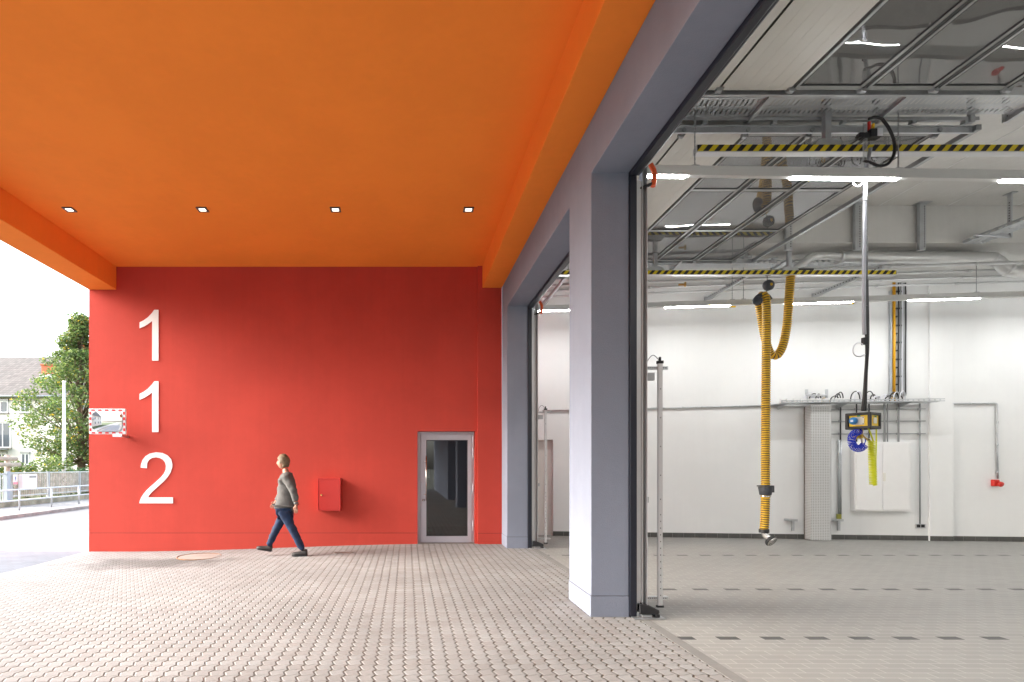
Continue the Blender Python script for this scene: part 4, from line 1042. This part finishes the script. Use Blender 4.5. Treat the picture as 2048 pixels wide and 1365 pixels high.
# ------------------------------------------------------------------ small things in the courtyard
t = thing('wall_box', 'closed red metal cabinet with a round lock on the red wall', 'cabinet', at(660, 1022, D - .1))
yb = D - .17; a = at(635, 1022, yb); c = at(681, 957, yb)
b = B(); b.box(a.x, c.x, yb, D - .001, a.z, c.z); b.build('carcass', M['red_box'], t, bevel=.006)
b = B(); fr = .022
b.box(a.x + fr, c.x - fr, yb - .006, yb - .0005, a.z + fr, c.z - fr); dr = b.build('door', M['red_box'], t, bevel=.003)
b = B()
for q in ((a.x, a.x + fr - .004), (c.x - fr + .004, c.x)): b.box(q[0], q[1], yb - .010, yb - .0005, a.z, c.z)
for q in ((a.z, a.z + fr - .004), (c.z - fr + .004, c.z)): b.box(a.x + fr - .004, c.x - fr + .004, yb - .010, yb - .0005, q[0], q[1])
b.build('frame', M['red_box'], t, bevel=.003)
b = B(); b.lathe([(.018, 0), (.018, .008), (.011, .01), (.011, .022), (.004, .024)], at(643, 990.5, yb) + V((0, -.007, 0)), (0, -1, 0), 14); b.build('lock', M['brass'], dr)

t = thing('traffic_mirror', 'traffic mirror with a red and white checked border at the wall corner', 'mirror', at(215, 870, D - .4))
ym = D - .42; RM = Matrix.Translation(at(214.5, 843.5, ym)) @ Matrix.Rotation(math.radians(3), 4, 'Z') @ Matrix.Rotation(math.radians(2), 4, 'X')
hw, hh = .345, .245
b = B(); b.box(-hw, hw, 0, .05, -hh, hh, 0, RM); b.build('backing', M['white'], t, bevel=.012)
b = B()
for i in range(5):
    for s in (-1, 1): u = -hw + .05 + i * .128; b.box(u, u + .064, -.003, -.0003, s * hh + (-.042 if s > 0 else .012), s * hh + (-.012 if s > 0 else .042), 0, RM)
for i in range(4):
    for s in (-1, 1): z = -hh + .06 + i * .106; b.box(s * hw + (-.046 if s > 0 else .010), s * hw + (-.010 if s > 0 else .046), -.003, -.0003, z, z + .055, 0, RM)
b.build('red_checks', M['mirror_red'], t)
b = B(); mw, mh = .282, .188; nxx, nyy = 28, 20; rad = 1.5
def rr_clip(x, z):                       # pull a square grid into a rounded rectangle
    q = .10; cx = max(abs(x) - (mw - q), 0); cz = max(abs(z) - (mh - q), 0); dq = math.hypot(cx, cz)
    if dq > q:
        k = q / dq; x = math.copysign(mw - q + cx * k, x); z = math.copysign(mh - q + cz * k, z)
    return x, z
for j in range(nyy + 1):
    for i in range(nxx + 1):
        x, z = rr_clip(-mw + 2 * mw * i / nxx, -mh + 2 * mh * j / nyy)
        b.v.append(RM @ V((x, -.004 - (.040 - (x * x + z * z) / (2 * rad)), z)))
for j in range(nyy):
    for i in range(nxx): q = j * (nxx + 1) + i; b.f.append([q, q + 1, q + nxx + 2, q + nxx + 1]); b.mi.append(0); b.sm.append(True)
b.build('mirror_glass', M['mirror'], t)
b = B(); p = at(234, 869, ym); b.box(p.x - .09, p.x + .09, ym + .01, ym + .05, p.z - .05, p.z + .012); b.box(p.x - .03, p.x + .03, ym + .05, D - .001, p.z - .045, p.z - .005)
b.build('wall_arm', M['galv'], t, bevel=.003)

t = thing('manhole_cover', 'round concrete filled manhole cover with rusty rim in the paving', 'manhole', (-3.83, 10.35, ground_z(-3.83, 10.35)))
c = V((-3.83, 10.35, ground_z(-3.83, 10.35) + .004))
b = B(); b.lathe([(.36, -.02), (.36, .004), (.345, .005), (.001, .006)], c, (0, 0, 1), 40); b.build('lid', M['manhole'], t)
b = B(); ring = [c + V((.385 * math.cos(a), .385 * math.sin(a), .0)) for a in [2 * PI * i / 40 for i in range(40)]]; b.tube(ring, .012, 6, closed=True); b.build('rim', M['rust'], t)
c = V((-1.15, 10.25, ground_z(-1.15, 10.25) + .006))
b = B(); pl = []
for i in range(24):
    a = 2 * PI * i / 24; pl.append((c.x + (.12 if math.cos(a) > 0 else -.12) + .065 * math.cos(a), c.y + .065 * math.sin(a)))
b.prism(pl, 'z', c.z - .02, c.z + .004); tag(b.build('valve_cover', M['iron'], bevel=.003), 'small oval iron valve cover in the paving by the red wall', 'cover')

# ------------------------------------------------------------------ across the street
t = thing('guard_railing', 'galvanised tube railing along the far pavement edge', 'railing', (-14.45, 25, -.1))
b = B(); b.tube([(-14.45, 12, .68), (-14.45, 46, .68)], .032, 10); b.build('top_rail', M['galv'], t)
b = B(); b.tube([(-14.45, 12, .28), (-14.45, 46, .28)], .026, 10); b.build('lower_rail', M['galv'], t)
for i in range(16):
    y = 13.3 + i * 1.9; b = B(); b.cyl((-14.45, y, -.12), (-14.45, y, .66), .03, 10); b.build('post', M['galv'], t)
b = B(); b.box(-16.32, -16.1, 12, 46, -.3, .17); tag(b.build('garden_wall', M['mosswall'], bevel=.01), 'low mossy concrete wall under the picket fence', 'wall')
t = thing('picket_fence', 'weathered picket fence with metal rails on the low garden wall', 'fence', (-16.2, 28, .17))
yy = 22.9
random.seed(9)
for k in range(8):
    b = B(); y = yy + .12
    while y < yy + 2.28:
        b.box(-16.215, -16.19, y, y + .062, .24 + random.uniform(0, .02), 1.24); y += .118
    b.build('pickets', M['wood'], t)
    b = B(); b.box(-16.185, -16.15, yy, yy + 2.4, 1.25, 1.30); b.box(-16.185, -16.15, yy, yy + 2.4, .30, .35); b.build('rail', M['galv'], t)
    b = B(); b.box(-16.25, -16.14, yy - .06, yy + .06, .1, 1.31); b.build('post', M['galv_dull'], t, bevel=.004)
    yy += 2.4
t = thing('garden_gate', 'blue grey metal gate at the end of the picket fence', 'gate', (-16.2, 21.8, -.1))
M['pale_blue'] = mat('pale_blue_paint', (.34, .40, .45), .5)
b = B(); b.box(-16.26, -16.12, 22.62, 22.80, -.12, 1.34); b.build('post', M['pale_blue'], t, bevel=.006)
b = B(); b.box(-16.26, -16.12, 20.9, 21.05, -.12, 1.34); b.build('post', M['pale_blue'], t, bevel=.006)
b = B()
for i in range(10): b.box(-16.2, -16.17, 21.1 + i * .15, 21.15 + i * .15, .0, 1.28)
b.box(-16.21, -16.16, 21.06, 22.6, 1.2, 1.26); b.box(-16.21, -16.16, 21.06, 22.6, .05, .1); b.build('bars', M['galv_dull'], t)
t = thing('letterbox', 'white letterbox hung on the picket fence', 'letterbox', (-16.1, 23.9, .6))
a = at(26, 974, 23.4); c = at(48, 950, 23.4)
b = B(); b.box(-16.13, -15.93, 23.25, 24.15, .62, 1.2); b.build('box', M['sheet_white'], t, bevel=.01)
b = B(); b.box(-15.928, -15.915, 23.65, 24.08, 1.06, 1.15); b.build('slot_flap', M['grey_frame'], t, bevel=.004)
t = thing('notice_board', 'small white and pink notice beside the letterbox', 'sign', (-16.1, 23.1, .7))
b = B(); b.box(-16.12, -16.10, 22.92, 23.2, .8, 1.22); b.build('board', M['paper'], t, bevel=.002)
b = B(); b.box(-16.0985, -16.094, 22.93, 23.19, .81, .90); b.build('pink_band', M['pink'], t)
b = B(); b.box(-16.0985, -16.094, 23.03, 23.08, 1.0, 1.12); b.box(-16.0985, -16.094, 23.05, 23.07, .95, .98); b.build('symbol', M['blueprint'], t)
t = thing('log_arch', 'pale log arch over the garden gate behind the fence', 'arch', (-16.6, 22.7, 0))
b = B(); b.cyl((-16.5, 23.15, 0), (-16.5, 23.15, 2.02), .11, 10); b.build('post', M['log'], t)
b = B(); b.cyl((-16.45, 19.5, 1.86), (-16.45, 23.6, 1.86), .09, 10); b.build('beam', M['log'], t)
b = B(); b.cyl((-16.30, 19.5, 1.62), (-16.30, 23.6, 1.62), .085, 10); b.build('beam', M['log'], t)
t = thing('flagpole', 'slim white flagpole without a flag behind the fence', 'flagpole', (-17.0, 27.8, 0))
b = B(); b.tube([(-17.0, 27.8, 0), (-17.0, 27.8, 3), (-17.0, 27.8, 5.72)], [.095, .08, .055], 14); b.build('mast', M['white'], t)
b = B(); b.lathe([(.055, 0), (.09, .02), (.09, .06), (.03, .09)], (-17.0, 27.8, 5.70), (0, 0, 1), 14); b.build('cap', M['white'], t)

# ---- houses
def house(name, label, x0, x1, y0, y1, zE, zR, wins, rails, chimneys, doors=()):
    t = thing(name, label, 'house', ((x0 + x1) / 2, y0, 0))
    b = B(); ym_ = (y0 + y1) / 2
    b.prism([(y0, -.3), (y1, -.3), (y1, zE), (ym_, zR - .12), (y0, zE)], 'x', x0, x1); b.build('wall', M['house'], t)
    rf = B(); ov = .45; sl_ = (zR - zE) / (ym_ - y0)
    za = zE - ov * sl_
    rf.prism([(y0 - ov, za), (ym_, zR), (y1 + ov, za), (y1 + ov, za + .16), (ym_, zR + .18), (y0 - ov, za + .16)], 'x', x0 - .4, x1 + .4)
    ro = rf.build('roof', M['roof'], t)
    for cx, cyf, cw, ch in chimneys:
        yc = y0 + (ym_ - y0) * cyf; zc = zE + (zR - zE) * cyf
        b = B(); b.box(cx - cw / 2, cx + cw / 2, yc - .35, yc + .35, zc - .5, zc + ch); b.box(cx - cw / 2 - .06, cx + cw / 2 + .06, yc - .41, yc + .41, zc + ch - .12, zc + ch); b.build('chimney', M['brick'], ro, bevel=.01)
        b = B(); b.box(cx - cw / 2 - .08, cx + cw / 2 + .08, yc - .5, yc - .36, zc - .15, zc + .1); b.build('flashing', M['galv_dull'], ro)
    b = B(); b.tube([(x0 - .4, y0 - ov - .07, za + .06), (x1 + .4, y0 - ov - .07, za + .06)], .075, 8); b.build('gutter', M['galv_dull'], t)
    for wx, wz, ww, wh in wins:
        b = B(); fwd = .07
        for q in ((wx - ww / 2, wx - ww / 2 + fwd), (wx + ww / 2 - fwd, wx + ww / 2), (wx - .035, wx + .035)): b.box(q[0], q[1], y0 - .05, y0 - .001, wz, wz + wh)
        b.box(wx - ww / 2, wx + ww / 2, y0 - .048, y0 - .001, wz, wz + fwd); b.box(wx - ww / 2, wx + ww / 2, y0 - .048, y0 - .001, wz + wh - fwd, wz + wh)
        wo = b.build('window', M['white'], t)
        b = B(); b.box(wx - ww / 2 + fwd, wx + ww / 2 - fwd, y0 - .03, y0 - .002, wz + fwd, wz + wh - fwd); b.build('pane', M['pane'], wo)
        b = B(); b.box(wx - ww / 2 - .08, wx + ww / 2 + .08, y0 - .14, y0 - .001, wz - .07, wz - .001); b.build('sill', M['kerb'], wo)
        b = B(); b.box(wx - ww / 2 - .05, wx + ww / 2 + .05, y0 - .10, y0 - .001, wz + wh + .001, wz + wh + .14); b.build('shutter_box', M['grey_frame'], wo)
    for rx0, rx1, rz in rails:
        b = B(); b.box(rx0, rx1, y0 - 1.1, y0 - .001, rz - .14, rz); s = b.build('balcony', M['concrete'], t)
        b = B(); n = int((rx1 - rx0) / .13)
        for i in range(n + 1): x = rx0 + (rx1 - rx0) * i / n; b.box(x - .04, x + .04, y0 - 1.1, y0 - 1.07, rz, rz + 1.0)
        b.box(rx0, rx1, y0 - 1.12, y0 - 1.05, rz + 1.0, rz + 1.05); b.build('balustrade', M['galv_dull'], s)
    return t
HY = 42.0
def hx(px): return (px - PX0) / FPX * HY
def hz(py): return EYE - (py - PY0) / FPX * HY
wins = []
for px in (-140, -90, 2, 51, 118, 172): wins.append((hx(px), hz(826), .72 if px != 2 else 1.1, .88))
for px in (-140, -90, 118): wins.append((hx(px), hz(890), .72, 1.1))
for px in (-140, -90, 4, 51, 110, 170): wins.append((hx(px), hz(930), .75 if px != 51 else .6, .85))
wins.append((hx(6), hz(896), 1.2, 1.9))
house('apartment_house', 'cream rendered house with brown tiled roof beyond the tree', hx(-260), hx(215), HY, HY + 11, hz(788), hz(712) + .8, wins, [(hx(-40), hx(17), hz(897))],
      [(hx(88), .93, .55, 1.25), (hx(60), .46, 1.15, .95)])

# ---- vegetation
def leaves(b, centre, rad, n, size, nm, weights, flat=.0):
    """leaf faces in an ellipsoid clump"""
    for _ in range(n):
        while True:
            p = V((random.uniform(-1, 1), random.uniform(-1, 1), random.uniform(-1, 1)))
            if .12 < p.length < 1: break
        p = p.normalized() * (p.length ** .55)
        c = centre + V((p.x * rad[0], p.y * rad[1], p.z * rad[2]))
        s = size * random.uniform(.6, 1.35)
        d = V((random.gauss(0, 1), random.gauss(0, 1), random.gauss(.0, .6))).normalized()
        e = d.cross(V((random.gauss(0, 1), random.gauss(0, 1), random.gauss(0, 1)))).normalized()
        b.add([c - d * s * .5, c + e * s * .28, c + d * s * .5, c - e * s * .28], [(0, 1, 2, 3)], random.choices(range(nm), weights)[0])
PROF = [(1.4, 1.5), (3.2, 2.7), (5.0, 3.5), (7.0, 2.0), (8.4, 1.1), (10.4, .15)]
def tree(label, x, y, z0, h, crown_lo, rmax, nclump, per, lsize):
    t = thing('tree', label, 'tree', (x, y, z0))
    b = B(); b.tube([V((x + .05 * math.sin(i), y, z0 + h * .86 * i / 8)) for i in range(9)], [.24 * (1 - i / 9.5) + .02 for i in range(9)], 10)
    cl = []
    for k in range(nclump):
        f = (k + random.random()) / nclump; zz = crown_lo + (h - crown_lo) * f
        env = 0
        for (za_, ra_), (zb_, rb_) in zip(PROF, PROF[1:]):
            if za_ <= zz <= zb_: env = ra_ + (rb_ - ra_) * (zz - za_) / (zb_ - za_)
        a = random.uniform(0, 2 * PI); r = env * math.sqrt(random.uniform(.05, 1)); cl.append(V((x + r * math.cos(a), y + r * math.sin(a), z0 + zz)))
    for c in cl[::2]:
        f = max(.2, (c.z - z0) / h - .16); p0 = V((x, y, z0 + h * .86 * f)); mid = p0.lerp(c, .5) + V((0, 0, -.15))
        b.tube([p0, mid, c], [.055, .035, .012], 5)
    b.build('trunk', M['trunk'], t)
    b = B()
    for c in cl:
        s = random.uniform(.42, .85) * (1 if c.z < z0 + h * .75 else .75)
        wts = [4, 3, 2.6, .18] if random.random() < .8 else [3, 2, 3, 1.2]
        leaves(b, c, (s, s, s * .62), per, lsize, 4, wts)
    b.build('crown', M['leaf'], t)
random.seed(21)
tree('tall green street tree with some yellow leaves in front of the house', -19.2, 33, 0, 10.3, 1.6, 3.3, 210, 150, .155)
hs_ = house('apartment_house', 'cream house along the street behind the viewer, seen only in the traffic mirror', -9, 9, 0, 10, 6.3, 10.2,
      [(x, z, 1.2, 1.3) for x in (-7, -4, 0, 4, 7) for z in (1.2, 4.0)], [(2, 6, 3.7)], [(-5, .9, .6, 1.2)])
hs_.rotation_euler = (0, 0, PI / 2); hs_.location = (-22, -9, 0)
def bush(name, label, cat, boxes, n, size, mats, wts):
    b = B()
    for (c, r) in boxes: leaves(b, V(c), r, n, size, len(mats), wts)
    for (c, r) in boxes: b.cyl((c[0], c[1], 0), (c[0], c[1], c[2]), .03, 5, 0)
    tag(b.build(name, mats), label, cat)
random.seed(4)
bush('shrub', 'rounded light green shrub behind the letterbox fence', 'shrub', [((-20.6 + .55 * i, 27.5 + random.uniform(-.4, .4), .12 + .95 + .22 * math.sin(i * 1.3)), (.75, .7, .85)) for i in range(7)], 420, .17, M['leaf'], [4, 1.5, 4, .35])
bush('hedge', 'clipped dark green hedge between the shrub and the tree', 'hedge', [((-18.9 + .4 * i, 29.5, .72), (.5, .6, .80 if i < 7 else .62)) for i in range(8)], 480, .11, M['hedge'], [3, 2, 2])

# ------------------------------------------------------------------ the walking person
def skin_mesh(name, joints, edges, sub=2):
    """joints: {key: (pos, radius)}; returns the evaluated skin surface as plain vertex and face lists"""
    keys = list(joints); me = bpy.data.meshes.new(name)
    me.from_pydata([tuple(joints[k][0]) for k in keys], [(keys.index(a), keys.index(c)) for a, c in edges], [])
    o = bpy.data.objects.new(name, me); COL.objects.link(o)
    md = o.modifiers.new('skin', 'SKIN'); md.use_smooth_shade = True; md.branch_smoothing = .4
    for i, k in enumerate(keys):
        r = joints[k][1]; me.skin_vertices[0].data[i].radius = r if hasattr(r, '__len__') else (r, r)
    me.skin_vertices[0].data[0].use_root = True
    sd_ = o.modifiers.new('sub', 'SUBSURF'); sd_.levels = sd_.render_levels = sub
    dg = bpy.context.evaluated_depsgraph_get(); ev = o.evaluated_get(dg); m2 = ev.to_mesh()
    vs = [v.co.copy() for v in m2.vertices]; fs = [tuple(p.vertices) for p in m2.polygons]
    ev.to_mesh_clear(); bpy.data.objects.remove(o); bpy.data.meshes.remove(me)
    return vs, fs
PY = 10.1
def q(px, py, dy=0): p = at(px, py, PY); return V((p.x, PY + dy, p.z))
# near side (towards the viewer) is the person's left side when walking to the left of the picture
J = dict(
    pelvis=(q(571, 1016), (.12, .135)), waist=(q(572, 1001), (.105, .13)), chest=(q(574, 975), (.14, .16)), upper=(q(575, 955), (.11, .145)), neck=(q(572, 944), .062), skull=(q(569, 936), .065),
    hipN=(q(571, 1026, -.09), .085), kneeN=(q(589, 1062, -.09), .056), ankN=(q(608, 1099, -.09), .04),
    hipF=(q(569, 1026, .09), .085), kneeF=(q(550, 1060, .09), .056), ankF=(q(534, 1094, .09), .04),
    shN=(q(576, 955, -.175), .066), elN=(q(592, 980, -.25), .046), wrN=(q(598, 1006, -.25), .03),
    shF=(q(574, 955, .175), .066), elF=(q(562, 984, .24), .046), wrF=(q(547, 1002, .24), .03))
E = [('pelvis', 'waist'), ('waist', 'chest'), ('chest', 'upper'), ('upper', 'neck'), ('neck', 'skull'), ('pelvis', 'hipN'), ('hipN', 'kneeN'), ('kneeN', 'ankN'), ('pelvis', 'hipF'), ('hipF', 'kneeF'), ('kneeF', 'ankF'),
     ('upper', 'shN'), ('shN', 'elN'), ('elN', 'wrN'), ('upper', 'shF'), ('shF', 'elF'), ('elF', 'wrF')]
body_v, body_f = skin_mesh('body_core', J, E)
b = B(); b.add(body_v, body_f, 0, True)
def hand(wr, d, side):
    d = d.normalized(); sidev = V((0, side, 0)); fwd = V((-1, 0, 0)) if abs(d.x) < .8 else V((0, 0, -1)); fwd = (fwd - d * fwd.dot(d)).normalized()
    palm = wr + d * .06
    JJ = {'w': (wr, .026), 'p': (palm, (.03, .022)), 'k': (wr + d * .095, (.034, .018))}
    EE = [('w', 'p'), ('p', 'k')]
    v_, f_ = skin_mesh('hand_core', JJ, EE, 1); b.add(v_, f_, 0, True)
    for i, L in enumerate((.068, .078, .074, .058)):
        base_ = wr + d * .10 + fwd * (.026 - .0175 * i); bend = -sidev * .014
        b.tube([base_ - d * .02, base_ + d * L * .42 + bend * .3, base_ + d * L * .75 + bend, base_ + d * L + bend * 2], [.0095, .009, .008, .0055], 7)
    th = wr + d * .045 + fwd * .026
    b.tube([th - fwd * .015, th + d * .03 + fwd * .018, th + d * .058 + fwd * .024 - sidev * .01], [.011, .0105, .007], 7)
hand(J['wrN'][0], V((-.05, .02, -1)), -1); hand(J['wrF'][0], V((-.55, -.05, -.85)), 1)
# head: shaped from a sphere, facing -X
hc = q(566, 925); hv = []; hf = []
nu, nv = 24, 18
for j in range(nv + 1):
    th = PI * j / nv
    for i in range(nu):
        ph = 2 * PI * i / nu; x = math.sin(th) * math.cos(ph); y = math.sin(th) * math.sin(ph); z = math.cos(th)
        X_ = x * .098; Y_ = y * .076; Z_ = z * .122
        if z < 0: X_ = X_ * (1 - .22 * (-z)) - .012 * (-z); Y_ *= 1 - .25 * (-z) ** 1.5
        if x < -.55:                                        # features on the face
            fy = Y_ / .02; fz = (Z_ + .018) / .026
            X_ -= .026 * math.exp(-fy * fy - fz * fz)       # nose
            for s in (-1, 1):
                ey = (Y_ - s * .031) / .015; ez = (Z_ - .012) / .014; X_ += .010 * math.exp(-ey * ey - ez * ez)
            ly = Y_ / .03; lz = (Z_ + .062) / .012; X_ -= .007 * math.exp(-ly * ly - lz * lz)
            cy_ = Y_ / .03; cz_ = (Z_ + .10) / .02; X_ -= .010 * math.exp(-cy_ * cy_ - cz_ * cz_)
        hv.append(hc + V((X_, Y_, Z_)))
for j in range(nv):
    for i in range(nu): hf.append((j * nu + i, j * nu + (i + 1) % nu, (j + 1) * nu + (i + 1) % nu, (j + 1) * nu + i))
b.add(hv, hf, 0, True)
for s in (-1, 1):
    b.lathe([(.008, -.012), (.026, -.006), (.03, .004), (.018, .012)], hc + V((.012, s * .078, -.008)), V((.3, s, 0)), 10)
    b.lathe([(.001, 0), (.010, .002), (.012, .008), (.009, .013), (.001, .016)], hc + V((-.082, s * .031, .012)), V((-1, s * .15, 0)), 10, 1)
person = b.build('person', [M['skin'], mat('eye_white', (.7, .68, .66), .2)]); tag(person, 'walking person in grey jacket, blue jeans and dark shoes before the red wall', 'person')
b = B(); hv2 = []
for j in range(nv + 1):
    th = PI * j / nv
    for i in range(nu):
        ph = 2 * PI * i / nu; x = math.sin(th) * math.cos(ph); y = math.sin(th) * math.sin(ph); z = math.cos(th)
        k = 1.14 + .035 * math.sin(ph * 7 + th * 5) + .025 * math.sin(ph * 13 + th * 3) + .02 * math.sin(th * 17)
        hv2.append(hc + V((x * .100 * k + .006, y * .079 * k, z * .124 * k + .004)))
hf2 = []
for j in range(nv):
    for i in range(nu):
        ids = (j * nu + i, j * nu + (i + 1) % nu, (j + 1) * nu + (i + 1) % nu, (j + 1) * nu + i)
        c = sum((hv2[a] for a in ids), V()) / 4 - hc
        lim = .055 if c.x < -.075 else (.03 if c.x < -.045 else (-.02 if c.x < .01 else -.085))
        if c.z > lim: hf2.append(ids)
b.add(hv2, hf2, 0, True); b.build('hair', M['hair'], person, solid=.012)
def grow(keys, extra, edges):
    JJ = {k: (J[k][0].copy(), tuple(r + extra for r in (J[k][1] if hasattr(J[k][1], '__len__') else (J[k][1], J[k][1])))) for k in keys}
    return skin_mesh('cloth_core', JJ, edges)
JJp = J['pelvis'][0]
ck = ['waist', 'chest', 'upper', 'pelvis', 'shN', 'elN', 'wrN', 'shF', 'elF', 'wrF']
JJ = {k: (J[k][0].copy(), tuple(r + .05 for r in (J[k][1] if hasattr(J[k][1], '__len__') else (J[k][1], J[k][1])))) for k in ck}
JJ['pelvis'] = (J['pelvis'][0] + V((0, 0, .06)), (.205, .21)); JJ['hemline'] = (J['pelvis'][0] + V((0, 0, -.05)), (.20, .205)); JJ['collar'] = (q(573, 944), (.082, .085))
for s in 'NF':
    a, c = J['el' + s][0], J['wr' + s][0]; JJ['wr' + s] = (a.lerp(c, .95), (.052, .052)); JJ['el' + s] = (J['el' + s][0], (.072, .072)); JJ['sh' + s] = (J['sh' + s][0], (.094, .094))
def folds(vs, amp, f):
    out = []
    for p in vs:
        n = mnoise.noise(V((p.x * f, p.y * f, p.z * f * 2.2))) + .5 * mnoise.noise(V((p.x * f * 2.3 + 7, p.y * f * 2.3, p.z * f * 4)))
        d = V((p.x - J['chest'][0].x, p.y - J['chest'][0].y, 0)); d = d.normalized() if d.length > 1e-4 else V((1, 0, 0))
        out.append(p + d * n * amp)
    return out
v_, f_ = skin_mesh('jacket_core', JJ, [('waist', 'chest'), ('chest', 'upper'), ('upper', 'collar'), ('waist', 'pelvis'), ('pelvis', 'hemline'), ('upper', 'shN'), ('shN', 'elN'), ('elN', 'wrN'), ('upper', 'shF'), ('shF', 'elF'), ('elF', 'wrF')])
b = B(); b.add(folds(v_, .034, 9), f_, 0, True); jk = b.build('jacket', M['jacket'], person)
c = q(573, 950); b = B(); ring = [c + V((.005 + .078 * math.cos(a), .085 * math.sin(a), .012 * math.cos(a))) for a in [2 * PI * i / 20 for i in range(20)]]; b.tube(ring, .028, 8, closed=True); b.build('collar', M['jacket'], jk)
JJ = {'pelvis': (J['pelvis'][0], (.14, .15))}
for s in 'NF':
    JJ['hip' + s] = (J['hip' + s][0], (.108, .10)); JJ['knee' + s] = (J['knee' + s][0], (.078, .076)); JJ['ank' + s] = (J['ank' + s][0] - V((0, 0, .01)), (.062, .058))
v_, f_ = skin_mesh('jeans_core', JJ, [('pelvis', 'hipN'), ('hipN', 'kneeN'), ('kneeN', 'ankN'), ('pelvis', 'hipF'), ('hipF', 'kneeF'), ('kneeF', 'ankF')])
b = B(); b.add(folds(v_, .022, 10), f_, 0, True); b.build('jeans', M['jeans'], person)
for s_ in 'NF':
    w0, d0 = J['wr' + s_][0], (J['wr' + s_][0] - J['el' + s_][0]).normalized()
    b = B(); b.lathe([(.034, -.03), (.043, -.025), (.043, .004), (.034, .008)], w0, d0, 14); b.build('cuff', M['dark_frame'], jk)
def shoe(ank, tilt):
    R = Matrix.Translation(ank) @ Matrix.Rotation(tilt, 4, 'Y')
    b = B()
    n = 9; prof = [(.075, .040, .085), (.06, .043, .09), (.03, .045, .085), (-.02, .045, .065), (-.07, .049, .048), (-.12, .052, .04), (-.16, .047, .034), (-.19, .034, .024), (-.205, .012, .010)]
    rings = []
    for x, hw_, top in prof:
        ring = []
        for k in range(12):
            a = 2 * PI * k / 12; yy_ = math.cos(a) * hw_; zz_ = math.sin(a); zz_ = -.075 + (max(zz_, -.35) + .35) / 1.35 * (top + .02)
            ring.append(R @ V((x, yy_, zz_)))
        rings.append(ring)
    vs = [p for r_ in rings for p in r_]; fs = [(i * 12 + k, i * 12 + (k + 1) % 12, (i + 1) * 12 + (k + 1) % 12, (i + 1) * 12 + k) for i in range(n - 1) for k in range(12)]
    fs += [tuple(range(12))[::-1], tuple((n - 1) * 12 + k for k in range(12))]
    b.add(vs, fs, 0, True)
    b.prism([(x, hw_ + .004) for x, hw_, _t in prof] + [(x, -hw_ - .004) for x, hw_, _t in prof[::-1]], 'z', -.09, -.072, 1, R)
    b.build('shoe', [M['shoe'], M['black']], person)
gzn = ground_z(-1.8, 10.0)
aN = J['ankN'][0].copy(); aN.z = gzn + .092; shoe(aN, math.radians(0))
aF = J['ankF'][0].copy(); aF.z = max(aF.z, gzn + .13); shoe(aF, math.radians(9))
